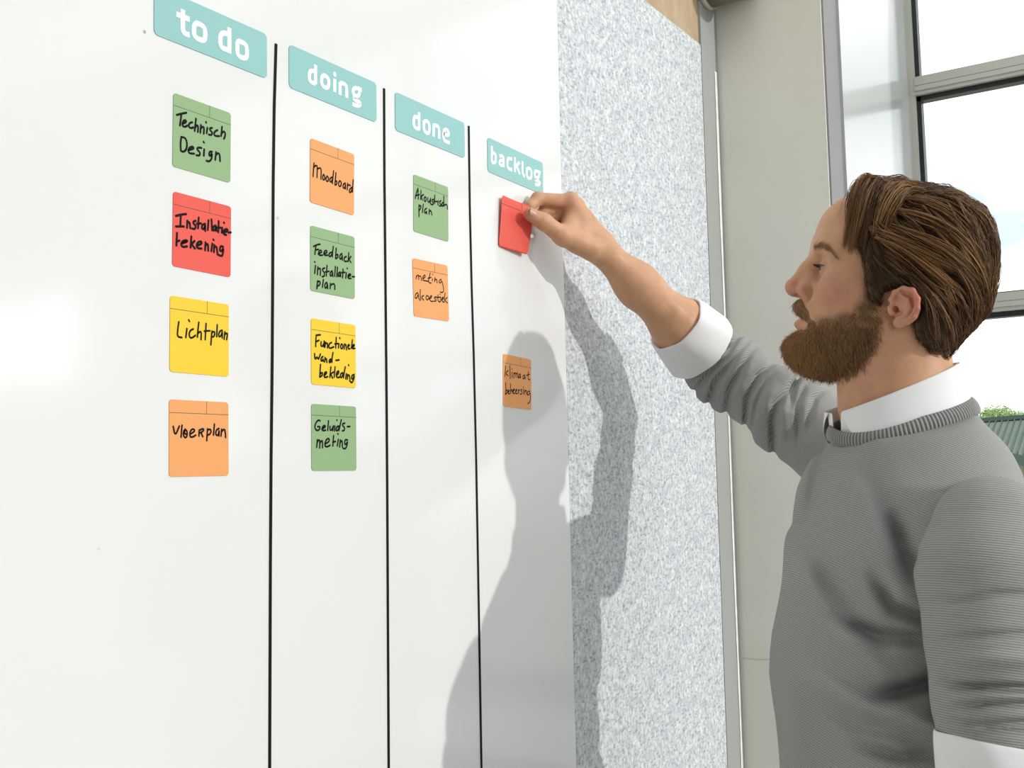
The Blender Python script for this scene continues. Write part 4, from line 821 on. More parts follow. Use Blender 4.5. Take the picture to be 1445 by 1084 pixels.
# locks: bundles of longer strands lying over the cap
def surf_c(px, py, lift, fn):
    cs = np.linspace(0.125, -0.03, 156); d = fn(np.stack([H(px, py, c) for c in cs]).astype(np.float32))
    i = np.argmax(d <= lift) if (d <= lift).any() else int(np.argmin(d)); return cs[i]
def cover(P): return np.minimum(hair_sdf(P), head_sdf(P))
def lock(ctrl, n, spread, rad=0.0005, tint0=0.45, c_sp=None):
    """ctrl: list of (px, py, c) guide points; n strands fan around it"""
    G = np.array([H(p[0], p[1], surf_c(p[0], p[1], p[2], cover)) for p in ctrl]); tt = np.linspace(0, 1, len(G)); ts = np.linspace(0, 1, 12)
    # Catmull-like smoothing by cubic through interpolation of a quadratic fit per axis
    base = np.stack([np.interp(ts, tt, G[:, k]) for k in range(3)], 1)
    for _ in range(3): base[1:-1] = 0.25*base[:-2]+0.5*base[1:-1]+0.25*base[2:]
    off = rng.normal(size=(n, 1, 3))*np.array([spread, spread, spread if c_sp is None else c_sp]); fan = (0.35+0.9*ts)[None, :, None]
    conv = (1-0.55*np.clip((ts-0.55)/0.45, 0, 1))[None, :, None]
    wv = 0.0008*np.sin(ts[None, :, None]*6+rng.random((n, 1, 3))*6)
    sh = rng.random((n, 1, 1))*0.12
    pth = base[None]+off*fan*conv+wv
    return strands(pth, rad*(0.7+0.6*rng.random(n)), np.clip(tint0*0.85+0.26*rng.normal(size=n), 0.02, 1))
L1_, L2_, L3_ = 0.002, 0.005, 0.009
LOCKS = [   # (guide points: column, row, height above the scalp hair), strands, spread, tint
 ([(1238, 258, L1_), (1223, 241, L2_), (1208, 262, L3_), (1200, 305, L3_), (1192, 348, L2_)], 60, 0.0030, 0.62),
 ([(1246, 262, L1_), (1230, 244, L2_), (1215, 272, L3_), (1207, 315, L3_), (1200, 356, L2_)], 60, 0.0032, 0.52),
 ([(1254, 266, L1_), (1239, 248, L2_), (1225, 276, L3_), (1216, 318, L3_), (1207, 350, L2_)], 50, 0.0034, 0.40),
 ([(1228, 262, L1_), (1214, 250, L1_), (1204, 264, L2_), (1197, 290, L2_), (1196, 312, L1_)], 34, 0.0026, 0.14),
 ([(1256, 280, L1_), (1240, 282, L2_), (1228, 305, L2_), (1221, 335, L2_), (1216, 362, L1_)], 40, 0.0030, 0.30),
 ([(1272, 264, L1_), (1258, 254, L2_), (1244, 275, L3_), (1236, 305, L2_), (1233, 332, L2_)], 44, 0.0034, 0.42),
 ([(1298, 268, L1_), (1278, 255, L2_), (1260, 266, L3_), (1247, 290, L3_), (1240, 315, L2_)], 60, 0.0032, 0.62),
 ([(1304, 272, L1_), (1284, 262, L2_), (1266, 284, L3_), (1252, 312, L2_), (1246, 335, L2_)], 44, 0.0034, 0.40),
 ([(1228, 322, L2_), (1262, 337, L3_), (1300, 354, L3_), (1335, 370, L3_), (1374, 395, L2_)], 54, 0.0036, 0.58),
 ([(1236, 334, L2_), (1272, 347, L3_), (1305, 372, L3_), (1335, 398, L3_), (1357, 420, L2_)], 56, 0.0034, 0.66),
 ([(1250, 342, L2_), (1285, 358, L2_), (1315, 382, L3_), (1340, 402, L3_), (1352, 408, L2_)], 50, 0.0034, 0.52),
 ([(1258, 318, L2_), (1300, 333, L3_), (1340, 352, L3_), (1366, 378, L2_), (1384, 398, L2_)], 50, 0.0036, 0.46),
 ([(1268, 298, L2_), (1305, 305, L2_), (1345, 325, L3_), (1375, 355, L2_), (1390, 395, L2_)], 50, 0.0042, 0.34),
 ([(1282, 280, L2_), (1320, 282, L2_), (1358, 305, L2_), (1385, 340, L2_), (1396, 385, L2_)], 50, 0.0042, 0.26),
 ([(1310, 272, L1_), (1345, 276, L2_), (1378, 296, L2_), (1398, 330, L2_), (1402, 385, L1_)], 50, 0.0036, 0.28),
 ([(1250, 354, L1_), (1285, 374, L2_), (1315, 402, L2_), (1340, 430, L2_), (1350, 452, L1_)], 50, 0.0034, 0.34),
 ([(1262, 372, L1_), (1290, 390, L2_), (1314, 415, L2_), (1328, 440, L2_), (1334, 462, L1_)], 46, 0.0032, 0.30),
 ([(1318, 350, L2_), (1350, 375, L3_), (1370, 405, L2_), (1382, 430, L2_), (1381, 452, L1_)], 54, 0.0040, 0.36),
 ([(1340, 330, L2_), (1372, 360, L2_), (1390, 395, L2_), (1394, 425, L2_), (1387, 448, L1_)], 54, 0.0038, 0.30),
 ([(1335, 400, L2_), (1354, 422, L2_), (1364, 446, L2_), (1362, 472, L1_)], 46, 0.0034, 0.26),
 ([(1318, 418, L1_), (1332, 444, L2_), (1342, 470, L2_), (1344, 490, L1_)], 40, 0.0034, 0.22),
 ([(1300, 400, L1_), (1312, 425, L2_), (1318, 455, L2_), (1320, 478, L1_)], 40, 0.0030, 0.18),
 ([(1352, 380, L2_), (1372, 408, L2_), (1378, 434, L2_), (1372, 458, L1_)], 46, 0.0036, 0.24),
 ([(1372, 292, L2_), (1395, 304, L3_), (1406, 340, L3_), (1405, 385, L2_), (1401, 425, L1_)], 16, 0.0016, 0.34),
]
for _ in range(70):      # finer wisps following the same sweep
    x0, y0 = rng.uniform(1225, 1370), rng.uniform(275, 400); pts = [(x0, y0, L1_)]
    for k in range(4):
        a_ = math.radians(np.interp(pts[-1][0], [1215, 1240, 1290, 1345, 1385, 1405], [70, 40, 30, 46, 74, 86])+rng.normal()*9+ (18 if pts[-1][1] > 395 else 0))
        pts.append((pts[-1][0]+15*math.cos(a_), pts[-1][1]+15*math.sin(a_), L2_+0.003*rng.random()))
    if pts[-1][1] > 403 and pts[-1][0] < 1304: continue
    LOCKS.append((pts, 7, 0.0012, float(np.clip(rng.normal()*0.2+0.42, 0.1, 0.85))))
for ctrl, n, sp, tn0 in LOCKS:
    S = lock(ctrl, n, sp, 0.00050, tn0); hair_parts.append((to_world(S[0]), S[1], S[2]))
for ctrl in ([(1236, 250, L2_), (1212, 250, L3_), (1193, 275, L3_), (1183, 305, L3_)], [(1232, 247, L1_), (1206, 258, L2_), (1196, 280, L2_), (1194, 296, L2_)], [(1335, 268, L2_), (1355, 268, L2_), (1372, 282, L2_), (1380, 300, L2_)], [(1380, 296, L2_), (1402, 318, L3_), (1409, 360, L3_), (1405, 410, L2_)], [(1275, 258, L1_), (1262, 248, L2_), (1250, 256, L2_), (1242, 275, L2_)]):
    S = lock(ctrl, 5, 0.0014, 0.00030, 0.5); hair_parts.append((to_world(S[0]), S[1], S[2]))
hv, hf = join([(a, b_) for a, b_, _ in hair_parts])
mesh_obj('hair', hv, hf, M['hair'], man, True, {'tint': np.concatenate([c for _, _, c in hair_parts])})

# ------------------------------------------------------------------ beard and moustache
def beard_sdf(P0):
    P = P0.copy(); P[:, 2] = np.abs(P[:, 2])
    d = ell(P, H(1140, 492), (0.0290, 0.0215, 0.031))
    d = smin(d, ell(P, H(1181, 500), (0.036, 0.0215, 0.040)), 0.03)
    d = smin(d, cap(P, H(1152, 478, .022), H(1212, 482, .046), 0.0150, 0.0085), 0.02)
    d = smin(d, ell(P, H(1166, 512), (0.020, 0.0095, 0.024)), 0.015)
    d = smin(d, cap(P, H(1142, 496), H(1180, 507), 0.0178, 0.0185), 0.02)
    mo = chain(P, [H(1131, 431, 0.0), H(1133, 435, 0.012), H(1143, 446, 0.024), H(1150, 459, 0.030), H(1153, 474, 0.032)], (0.0090, 0.0088, 0.0070, 0.0065, 0.008), 0.006)
    d = smin(d, mo, 0.004)
    d = smax(d, -ell(P, H(1124, 455), (0.018, 0.0115, 0.019)), 0.004)
    return d+0.0010*pnoise(P0, 260, 9)
v, q = nets(beard_sdf, np.array(H(1250, 545))-[0.01, 0.0, 0.09], np.array(H(1095, 385))+[0.012, 0.0, 0.09], 0.0021)
Lb, Qb = v, q
bparts = [(to_world(v), q[:, ::-1], np.clip(0.24+0.12*pnoise(v, 200, 12), 0, 1))]
def cheek_w(L):
    e = poly2(L[:, 0], L[:, 1], BEARD_POLY); return sstep(e, 0.002, -0.013)**1.3*np.where(L[:, 2] > -0.01, 1, 0.3)*np.where(beard_sdf(L.astype(np.float32)) > -0.0015, 1, 0)
Rb = sample_surface(Lb, Qb, 7000, weight=lambda L: np.where(head_sdf(L.astype(np.float32)) > 0.0008, 1.0, 0.0)*np.where(L[:, 2] > -0.01, 1, 0.4))
Rc = sample_surface(Lhead, bodyparts[0][1], 7500, weight=cheek_w)
for R0, fn_, cheek in ((Rb, beard_sdf, False), (Rc, head_sdf, True)):
    g = grad(fn_, R0.astype(np.float32)); u, w = px_of(R0)
    dwn = np.stack([np.interp(u, [1100, 1150, 1200, 1250], [0.30, 0.05, -0.15, -0.35]), np.full(len(u), -1.0), np.zeros(len(u))], 1)
    mou = (w < 452) & (u < 1150); dwn[mou] = np.array([-0.35, -1.0, 0.0])
    dr = dwn-g*(dwn*g).sum(1, keepdims=True)*0.80+rng.normal(size=g.shape)*0.26; dr /= np.linalg.norm(dr, axis=1, keepdims=True)
    ln = np.where(mou, 0.0065, np.interp(w, [395, 440, 480, 520], [0.0035, 0.0055, 0.0085, 0.0085]))*(0.6+0.8*rng.random(len(u)))
    if cheek: ln *= 0.95
    ts = np.linspace(0, 1, 5)[None, :, None]
    out_amp = np.where(w > 460, 0.0024, 0.0011)[:, None, None]
    pth = R0[:, None, :]-g[:, None]*0.0008+dr[:, None]*ln[:, None, None]*ts+g[:, None]*(out_amp*np.sin(ts*2.2))
    tint = np.clip(np.interp(u, [1105, 1160, 1220, 1250], [0.74, 0.56, 0.38, 0.28])+0.24*rng.normal(size=len(u)), 0.02, 1)  # paler chin, darker rear: shade painted into the tint
    S = strands(pth, (0.00022 if cheek else 0.00026)+0.00016*rng.random(len(u)), tint); bparts.append((to_world(S[0]), S[1], S[2]))
vv_, ff_ = join([(a, b_) for a, b_, _ in bparts])
mesh_obj('beard', vv_, ff_, M['beard'], man, True, {'tint': np.concatenate([c for _, _, c in bparts])})
# eyebrows
for sgn_ in (1, -1):
    n = 260; s = rng.random(n); gx = np.interp(s, [0, 0.35, 0.7, 1], [1147.5, 1159, 1170, 1180]); gy = np.interp(s, [0, 0.35, 0.7, 1], [350.5, 347.5, 353, 363]); kc = [surf_c(a, b_, 0.0005, head_sdf) for a, b_ in ((1148.5, 350.5), (1159, 347.5), (1170, 353), (1180, 363))]; gc = np.interp(s, [0, .35, .7, 1], kc)
    wd = np.interp(s, [0, 0.3, 1], [0.0042, 0.0040, 0.0014])
    P = np.array([H(a, b_, c) for a, b_, c in zip(gx, gy, gc)]); P[:, 1] += wd*rng.normal(size=n)*0.6
    P = P.astype(np.float32); g = grad(head_sdf, P); P = P-g*head_sdf(P)[:, None]; g = grad(head_sdf, P)
    d = np.stack([-0.75+0*s, np.interp(s, [0, .5, 1], [0.7, 0.1, -0.7]), 0.55+0*s], 1)+rng.normal(size=(n, 3))*0.2; d -= g*(d*g).sum(1, keepdims=True); d /= np.linalg.norm(d, axis=1, keepdims=True)
    pth = P[:, None]+d[:, None]*(0.008*(0.6+0.6*rng.random(n)))[:, None, None]*ts+g[:, None]*0.0016*np.sin(ts*2.6)
    pth[:, :, 2] *= sgn_
    S = strands(pth, 0.00024, np.clip(0.35+0.25*rng.normal(size=n), 0, 1)); mesh_obj('eyebrow', to_world(S[0]), S[1], M['brow'], man, True, {'tint': S[2]})
# eyelashes
n = 46; s = np.linspace(0, 1, n); E = H(1171.0, 379.0, 0.0318)
a_ = np.interp(s, [0, 1], [-0.75, 1.15]); base = np.stack([E[0]+0.0137*np.cos(a_*0.95), E[1]+0.0048*np.cos(a_*1.1)+0.0008, E[2]+0.0140*np.sin(a_)], 1)
d = np.stack([np.cos(a_), 0.15+0*s, np.sin(a_)], 1)
for sgn_ in (1, -1):
    pth = base[:, None]+d[:, None]*0.0065*ts-np.array([0, 1, 0])*0.0012*np.sin(ts*3.0); pth = pth.copy(); pth[:, :, 2] *= sgn_
    S = strands(pth, 0.00034, np.full(n, 0.1)); mesh_obj('eyelashes', to_world(S[0]), S[1], M['hair'], man, True, {'tint': S[2]})

# ------------------------------------------------------------------ sweater: torso, two sleeves, ribbed neckband
ROWS = [  # photo row, centre column, depth, half depth, half width
 (560, 1288, 1.37, 0.056, 0.060), (590, 1284, 1.37, 0.074, 0.080), (625, 1281, 1.37, 0.090, 0.118), (685, 1275, 1.365, 0.112, 0.168), (760, 1271, 1.36, 0.128, 0.186),
 (830, 1262, 1.355, 0.130, 0.182), (900, 1250, 1.35, 0.132, 0.176), (960, 1248, 1.345, 0.132, 0.174), (1030, 1254, 1.345, 0.131, 0.172), (1100, 1258, 1.345, 0.130, 0.174), (1180, 1262, 1.345, 0.128, 0.178)]
RC = np.array([at(c, r, z) for r, c, z, _, _ in ROWS]); RA = np.array([x[3] for x in ROWS]); RB = np.array([x[4] for x in ROWS])
o_ = np.argsort(RC[:, 2])
def folds(P, lst):
    u, w = proj(P); u = u.astype(np.float32); w = w.astype(np.float32); out = np.zeros(len(P), np.float32)
    for pts, amp, wid, asym in lst:
        d, s, tt = segdist(u, w, pts); g = np.exp(-(d/wid)**2)*np.clip(np.minimum(tt, 1-tt)/0.30, 0, 1)**0.8; out += amp*g*(1.0 if asym == 0 else (0.35+asym*s*d/wid*1.5))
    return out
TORSO_FOLDS = [
 ([(1205, 610), (1240, 690), (1270, 760), (1300, 830)], -0.0050, 16, 0), ([(1150, 790), (1172, 838), (1205, 880), (1262, 925)], -0.0050, 15, 0), ([(1150, 985), (1215, 1022), (1340, 1050)], -0.0050, 15, 0),
 ([(1185, 650), (1222, 715), (1243, 765), (1260, 810), (1310, 880)], 0.0030, 24, 0),
 ([(1112, 740), (1141, 824), (1178, 874), (1260, 960)], 0.0080, 18, 0),
 ([(1130, 940), (1219, 1000), (1380, 1034)], 0.0080, 17, 0),
 ([(1225, 988), (1300, 968), (1370, 950)], -0.010, 12, 0), ([(1150, 868), (1240, 897), (1350, 906)], -0.007, 11, 0),
 ([(1225, 800), (1262, 858), (1340, 884)], -0.008, 11, 0), ([(1158, 610), (1135, 670), (1124, 740)], 0.006, 12, 0),
 ([(1100, 900), (1125, 1030), (1145, 1110)], 0.0035, 16, 0), ([(1255, 720), (1278, 790), (1300, 830)], -0.006, 14, 0),
 ([(1200, 1050), (1270, 1066), (1340, 1062)], -0.006, 10, 0)]
def torso_sdf(P):
    z = P[:, 2]; zz = RC[o_, 2]
    cx = np.interp(z, zz, RC[o_, 0]); cy = np.interp(z, zz, RC[o_, 1]); A = np.interp(z, zz, RA[o_]); B = np.interp(z, zz, RB[o_])
    qx, qy = P[:, 0]-cx, P[:, 1]-cy; f_ = qx*TF[0]+qy*TF[1]; l_ = qx*TL[0]+qy*TL[1]
    nrm = (np.abs(f_/A)**2.25+np.abs(l_/B)**2.25)**(1/2.25)
    d = (nrm-1)*np.minimum(A, B)*0.92
    d = smax(d, z-RC[:, 2].max(), 0.02)
    d = smin(d, chain(P, [at(1302, 634, 1.37), at(1352, 676, 1.28), LSH+np.array([0.020, 0.015, -0.015])], (0.050, 0.054, 0.056), 0.02), 0.035)
    d = smin(d, chain(P, [at(1282, 628, 1.38), RSH+np.array([-0.01, -0.01, 0])], (0.050, 0.060), 0.02), 0.035)
    d = smax(d, RC[:, 2].min()+0.005-z, 0.01)
    # opening for the neck: everything above the neckband plane inside the ring
    nk = (P-NB) @ NBN+0.004
    d = smax(d, np.where(True, nk, nk), 0.006)
    return d-1.9*folds(P, TORSO_FOLDS)-0.0012*pnoise(P, 34, 21)
NB = at(1272, 592, 1.365)
def ring(phi, a, b_, tf, tl, dz=0.0, C=None):
    C = NB if C is None else C
    return C+TF*np.cos(phi)[:, None]*a+TL*np.sin(phi)[:, None]*b_+TZ*(tf*np.cos(phi)+tl*np.sin(phi)+dz)[:, None]
_e1 = TF*0.087+TZ*(-0.019); _e2 = TL*0.079+TZ*(-0.012); NBN = np.cross(_e1, _e2); NBN /= np.linalg.norm(NBN); NBN = NBN if NBN[2] > 0 else -NBN
tl_ = at(1260, 850, 1.35); v, q = nets(torso_sdf, tl_-np.array([0.30, 0.28, 0.30]), tl_+np.array([0.46, 0.36, 0.32]), 0.0040)
kn = v[:, 2]*0.86+(v @ np.array(_R))*0.50+0.004*pnoise(v, 12, 77)
sweater = mesh_obj('sweater', v, q, M['knit'], man, True, {'knit': kn})
sweater['label'] = 'grey fine knit crew neck sweater'
CUFC = at(990, 494, 1.700)     # where the right cuff sits
def rsleeve_sdf(P):
    ax1 = (W_-ELB)/np.linalg.norm(W_-ELB)
    st = ELB+ax1*0.030
    pts = [st, ELB+(RSH-ELB)*0.12, ELB+(RSH-ELB)*0.55, RSH+(RSH-ELB)*0.05]
    d = chain(P, pts, (0.0520, 0.0545, 0.0575, 0.0690), 0.03)
    d = smax(d, (P-st-ax1*0.008) @ ax1, 0.006)
    ua = (RSH-ELB)/np.linalg.norm(RSH-ELB); t_ = (P-ELB) @ ua; rr = P-ELB-t_[:, None]*ua
    d = d-1.45*folds(P, RCREASE)
    return d-0.0022*pnoise(P, 75, 33)
RCREASE = [([(948, 546), (970, 523), (997, 506), (1024, 489), (1036, 480), (1052, 462)], -0.0050, 4.5, 0), ([(966, 570), (988, 543), (1004, 524), (1024, 506), (1040, 480), (1056, 462)], -0.0050, 4.5, 0),
 ([(992, 596), (1003, 562), (1011, 537), (1026, 520), (1040, 500), (1062, 474)], -0.0060, 5, 0), ([(1018, 614), (1026, 578), (1031, 551), (1046, 520), (1058, 499), (1076, 478)], -0.0055, 5, 0),
 ([(1052, 636), (1053, 596), (1055, 564), (1070, 531), (1089, 514), (1106, 496)], -0.0060, 5, 0), ([(1057, 640), (1061, 604), (1068, 570), (1081, 539), (1098, 523)], -0.0045, 4.5, 0),
 ([(1094, 664), (1092, 622), (1091, 593), (1095, 573), (1110, 555), (1127, 530), (1146, 508)], -0.0065, 5.5, 0), ([(1114, 582), (1121, 544), (1131, 525)], -0.0080, 5, 0),
 ([(1128, 640), (1126, 601), (1126, 570), (1135, 544), (1150, 530)], -0.0055, 5, 0), ([(1139, 625), (1142, 588), (1150, 562), (1168, 546)], -0.0045, 5, 0),
 ([(1040, 560), (1048, 535), (1064, 512)], 0.0030, 6, 0), ([(1078, 590), (1084, 560), (1098, 540)], 0.0035, 7, 0), ([(1106, 620), (1107, 590), (1110, 575)], 0.0035, 7, 0)]
v, q = nets(rsleeve_sdf, np.minimum(ELB, RSH)-0.10, np.maximum(ELB, RSH)+0.10, 0.0021)
ua = (RSH-ELB)/np.linalg.norm(RSH-ELB)
o = mesh_obj('sleeve', v, q, M['knit'], sweater, True, {'knit': (v-ELB) @ ua}); o['label'] = 'wrinkled sleeve of the raised arm'
LSLE = at(1404, 1052, 1.118)
LCREASE = [([(1312, 842), (1350, 850), (1400, 838), (1520, 842)], -0.0035, 6, 0), ([(1318, 905), (1360, 898), (1520, 893)], -0.0040, 6, 0), ([(1322, 958), (1345, 968), (1520, 974)], -0.0075, 6, 0), ([(1335, 1000), (1390, 992), (1520, 996)], -0.0050, 5, 0), ([(1335, 1014), (1370, 1022), (1520, 1018)], -0.0065, 5, 0), ([(1345, 1036), (1390, 1030), (1520, 1036)], -0.005, 5, 0), ([(1330, 985), (1380, 982), (1520, 985)], 0.004, 7, 0), ([(1330, 935), (1400, 930), (1520, 932)], 0.004, 12, 0), ([(1285, 780), (1330, 812), (1380, 836)], -0.0025, 12, 0)]
def lsleeve_sdf(P):
    pts = [LSH+np.array([0.012, 0.012, 0.004]), at(1396, 815, 1.155), at(1400, 900, 1.135), at(1402, 990, 1.122), LSLE]
    d = chain(P, pts, (0.0660, 0.0715, 0.0640, 0.0560, 0.0530), 0.02)
    axs = (LSLE-pts[3])/np.linalg.norm(LSLE-pts[3])
    d = smax(d, (P-LSLE+axs*0.004) @ axs+0.003*np.sin((P @ TF)*60), 0.006)
    return d-1.7*folds(P, LCREASE)-0.0012*pnoise(P, 50, 41)
ll = np.array([LSH, LSLE]); v, q = nets(lsleeve_sdf, ll.min(0)-0.10, ll.max(0)+0.10, 0.0023)
ul = (LSH-LSLE)/np.linalg.norm(LSH-LSLE)
o = mesh_obj('sleeve', v, q, M['knit'], sweater, True, {'knit': (v-LSLE) @ ul}); o['label'] = 'sleeve of the hanging arm, pushed up'
# ribbed neckband
nphi, nsec = 520, 14
phi = np.linspace(0, 2*math.pi, nphi, endpoint=False); cen = ring(phi, 0.0870, 0.0790, -0.019, -0.010)-TZ*(0.006*np.clip(np.sin(2*phi), 0, 1)*(phi < math.pi))[:, None]
out_ = np.stack([TF*math.cos(p)/0.087+TL*math.sin(p)/0.079 for p in phi]); out_ /= np.linalg.norm(out_, axis=1, keepdims=True)
vs = []
for j in range(nsec):
    a = 2*math.pi*j/nsec; rx, rz = 0.0042*math.cos(a), 0.0098*math.sin(a)
    ribh = 0.0007*np.sin(phi*118)*max(0, math.cos(a))
    vs.append(cen+out_*(rx+ribh+(-0.0030)*math.sin(a))[:, None]+NBN*(rz+0.001))
vs = np.stack(vs, 1).reshape(-1, 3); ii = np.arange(nphi*nsec).reshape(nphi, nsec)
fs = np.stack([ii, np.roll(ii, -1, 0), np.roll(np.roll(ii, -1, 0), -1, 1), np.roll(ii, -1, 1)], -1).reshape(-1, 4)
o = mesh_obj('neckband', vs, fs, M['rib'], sweater, True, {'knit': np.repeat(phi/(2*math.pi)*118*0.0046, nsec)}); o['label'] = 'ribbed neckband'
# armhole seam of the near sleeve
sp = [(1452, 690), (1420, 680), (1385, 682), (1350, 697), (1322, 722), (1300, 750), (1288, 775)]

# ------------------------------------------------------------------ white shirt: collar and turned back cuffs
SQ = at(1264, 547, 1.372)
def sheet(name, grid, mat, parent, thick, flip=False, wrap=False):
    n, m_, _ = grid.shape; ii = np.arange(n*m_).reshape(n, m_)
    if wrap: ii = np.concatenate([ii, ii[:1]])
    fs = np.stack([ii[:-1, :-1], ii[1:, :-1], ii[1:, 1:], ii[:-1, 1:]], -1).reshape(-1, 4)
    if flip: fs = fs[:, ::-1]
    o = mesh_obj(name, grid.reshape(-1, 3), fs, mat, parent, True)
    md = o.modifiers.new('thickness', 'SOLIDIFY'); md.thickness = thick; md.offset = 0.0
    sb = o.modifiers.new('soften', 'SUBSURF'); sb.levels = 1; sb.render_levels = 1
    return o
shirt = None
ph = np.radians(np.linspace(9, 351, 90))
def wide(a): return 0.015*np.exp(-((np.degrees(a)+38)/26)**2)      # the raised shoulder pushes this side open
def collar_edge(ph, r_add, dz): return ring(ph, 0.0745, 0.0675, -0.030, 0.0, dz, SQ)+(TF*np.cos(ph)[:, None]+TL*np.sin(ph)[:, None])*np.broadcast_to(np.asarray(r_add), ph.shape)[:, None]
rows_ = []
for s in np.linspace(0, 1, 9):       # stand, from the neckband up to the fold
    rows_.append(collar_edge(ph, 0.003*(1-s)+s*wide(np.where(ph > math.pi, ph-2*math.pi, ph)), -0.054*(1-s)))
shirt = sheet('shirt_collar', np.stack(rows_, 1), M['shirt'], man, 0.0014); shirt['label'] = 'white shirt collar standing above the sweater'
for sgn_ in (1, -1):
    rows_ = []
    u_ = np.linspace(0, 1, 60)
    for s in np.linspace(0, 1, 12):
        p_ = np.radians(13+26*s+(180-13-26*s)*u_)             # the front edge slants back to the point
        tipw = np.exp(-(u_/0.10)**2)
        fall = (0.050-0.004*tipw+0.013*u_**2)*s; outw = 0.0020+0.0075*np.sin(min(1, s*1.05)*1.5)*np.ones_like(p_)+0.002*tipw*s
        outw = outw+0.007*s*u_**2
        if sgn_ < 0: outw = outw+wide(-p_)*(1-0.55*s)
        pp = p_*sgn_
        r = ring(pp, 0.0745, 0.0675, -0.030, 0.0, 0.0015*math.sin(min(1, s*6)*math.pi/2), SQ)
        on = np.stack([TF*math.cos(x)+TL*math.sin(x) for x in pp])
        rows_.append(r+on*outw[:, None]-TZ*fall[:, None])
    o = sheet('collar_fall', np.stack(rows_, 1), M['shirt'], shirt, 0.0012, sgn_ < 0)
def cuff(name, C, axd, r0, r1, ln, bandw, seed, label, up, tilt=0.0):
    """turned-back cuff: a flared band around the arm with a lip at each end"""
    axd = axd/np.linalg.norm(axd); e1 = np.cross(axd, up); e1 /= np.linalg.norm(e1); e2 = np.cross(axd, e1)
    ph = np.linspace(0, 2*math.pi, 96, endpoint=False); rows_ = []
    prof = [(0.14, -0.005), (0.02, -0.0020), (-0.015, 0.0006), (0.0, 0.002), (0.15, 0.004), (0.4, 0.0045), (0.7, 0.004), (0.96, 0.0035), (1.0, 0.0030), (1.0, 0.0), (0.97, -0.003)]
    rs = np.random.default_rng(seed); k1, k2, k3 = rs.random(3)*6
    for t_, dr_ in prof:
        r = r0+(r1-r0)*t_+dr_+0.0012*np.sin(3*ph+k1)+0.0010*np.sin(7*ph+k2+3*t_)+0.0016*np.sin(2*ph+5*t_+k3)*t_
        rows_.append(C+axd*(ln*t_)+axd*(0.003*np.sin(ph+k1)+tilt*(1-t_)*((e1 @ _R)*np.cos(ph)+(e2 @ _R)*np.sin(ph)))[:, None]+(e1*np.cos(ph)[:, None]+e2*np.sin(ph)[:, None])*r[:, None])
    o = sheet(name, np.stack(rows_, 1), M['shirt'], man, 0.0012, wrap=True); o['label'] = label; return o
ax1 = (ELB-W_)/np.linalg.norm(ELB-W_)
CA = W_+ax1*((ELB-W_) @ ax1-0.104)
cuff('shirt_cuff', CA, ax1, 0.0490, 0.0575, 0.064, 0.04, 3, 'white cuff turned back below the raised elbow', np.array([0, 0, 1.0]))
axl = np.array(LEL-at(1400, 960, 1.125)); axl /= np.linalg.norm(axl)
cuff('shirt_cuff', at(1404, 1046, 1.118), axl, 0.0560, 0.0520, 0.062, 0.05, 8, 'white cuff turned back below the hanging sleeve', np.array([0.2, 1.0, 0]), 0.011)

# ------------------------------------------------------------------ trousers and shoes (below the frame)
HIP = at(1262, 1150, 1.345); HIP[2] = 0.95
FT_ = [np.array([1.30, -0.66, 0.085]), np.array([1.50, -0.55, 0.085])]
def trouser_sdf(P):
    d = ell(P, HIP+np.array([0, 0, 0.03]), (0.122, 0.168, 0.16), TAX)
    for s, f_ in zip((1, -1), FT_):
        h_ = HIP+TL*0.085*s+np.array([0, 0, -0.06]); k_ = (h_+f_)/2+TF*0.025
        d = smin(d, chain(P, [h_, k_, f_+np.array([0, 0, 0.0])], (0.088, 0.068, 0.052), 0.03), 0.03)
    d = smax(d, 0.045-P[:, 2], 0.01); d = smax(d, P[:, 2]-(HIP[2]+0.13), 0.01)
    return d-0.002*pnoise(P, 30, 51)
v, q = nets(trouser_sdf, (HIP[0]-0.28, HIP[1]-0.28, 0.0), (HIP[0]+0.28, HIP[1]+0.28, HIP[2]+0.2), 0.008)
mesh_obj('trousers', v, q, M['trouser'], man)
for f_ in FT_:
    def shoe_sdf(P):
        g0 = np.array([f_[0], f_[1], 0.0])
        d = smin(cap(P, g0+TF*0.0+np.array([0, 0, 0.062]), g0+TF*(-0.04)+np.array([0, 0, 0.045]), 0.050, 0.046), cap(P, g0+TF*0.03+np.array([0, 0, 0.046]), g0+TF*0.165+np.array([0, 0, 0.036]), 0.046, 0.040), 0.03)
        return smax(d, -P[:, 2]+0.001, 0.004)
    v, q = nets(shoe_sdf, (f_[0]-0.26, f_[1]-0.26, -0.02), (f_[0]+0.26, f_[1]+0.26, 0.16), 0.006)
    mesh_obj('shoe', v, q, M['shoe'], man)

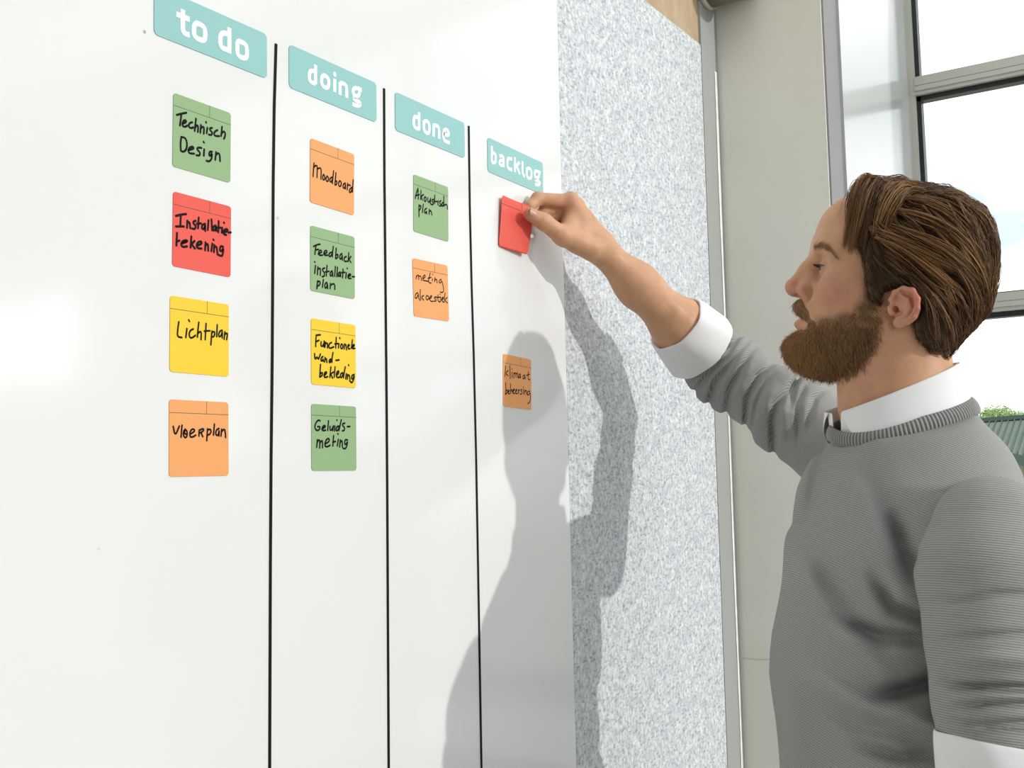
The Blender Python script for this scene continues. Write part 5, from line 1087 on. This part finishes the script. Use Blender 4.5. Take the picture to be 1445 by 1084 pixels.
# ------------------------------------------------------------------ the red card between thumb and finger, curling off the board
def red_pt(s, t_):
    """s across (0 left .. 1 right), t_ down (0 top .. 1 bottom)"""
    TLc, TRc, BRc, BLc = on_y(708.5, 275, -0.0055), on_y(752.5, 292.5, -0.0178), on_y(744, 359.5, -0.0095), on_y(703.5, 347.5, -0.0015)
    p = TLc*(1-s)*(1-t_)+TRc*s*(1-t_)+BRc*s*t_+BLc*(1-s)*t_
    bow = 0.0016*math.sin(math.pi*t_)*(0.2+0.8*s)-0.002*math.sin(math.pi*s)*(1-t_)
    return p+np.array([0, -bow, 0])
def red_grid(s0, s1, t0, t1, n, m_): return np.array([[red_pt(s0+(s1-s0)*i/n, t0+(t1-t0)*j/m_) for j in range(m_+1)] for i in range(n+1)])
def red_norm(s, t_):
    e = 1e-3; n = np.cross(red_pt(s+e, t_)-red_pt(s-e, t_), red_pt(s, t_+e)-red_pt(s, t_-e)); n /= np.linalg.norm(n); return n if n @ (CAM-red_pt(s, t_)) > 0 else -n
n_ = 28; r_ = 0.05; g_ = []
for i in range(n_+1):
    s = i/n_; row = []
    ins = 0.0
    if s < r_: ins = r_-math.sqrt(max(0, r_*r_-(r_-s)**2))
    if s > 1-r_: ins = r_-math.sqrt(max(0, r_*r_-(s-1+r_)**2))
    for j in range(n_+1): row.append(red_pt(s, ins+(1-2*ins)*j/n_))
    g_.append(row)
g_ = np.array(g_); ii = np.arange((n_+1)**2).reshape(n_+1, n_+1)
fs = np.stack([ii[:-1, :-1], ii[1:, :-1], ii[1:, 1:], ii[:-1, 1:]], -1).reshape(-1, 4)
red = mesh_obj('magnetic_card', g_.reshape(-1, 3), fs, M['red'], None, True)
md = red.modifiers.new('thickness', 'SOLIDIFY'); md.thickness = 0.0006; md.offset = 0.0
tag(red, 'blank red card pinched in the man\'s fingers under the backlog header', 'card', 'coloured task cards on the board')
vs, fs = [], []
def red_line(pts, wd):
    k = len(vs)
    for s, t_, ds, dt in pts:
        p = red_pt(s, t_)+red_norm(s, t_)*0.0005; vs.extend([p+(red_pt(s+ds*wd, t_+dt*wd)-red_pt(s, t_)), p-(red_pt(s+ds*wd, t_+dt*wd)-red_pt(s, t_))])
    for i in range(len(pts)-1): fs.append((k+2*i, k+2*i+1, k+2*i+3, k+2*i+2))
red_line([(i/20, 0.165, 0, 1) for i in range(21)], 0.0045)
red_line([(0.66, 0.165*i/6, 1, 0) for i in range(7)], 0.0045)
o = mesh_obj('printed_grid', vs, fs, M['print'], red, False); o['label'] = 'thin printed lines'
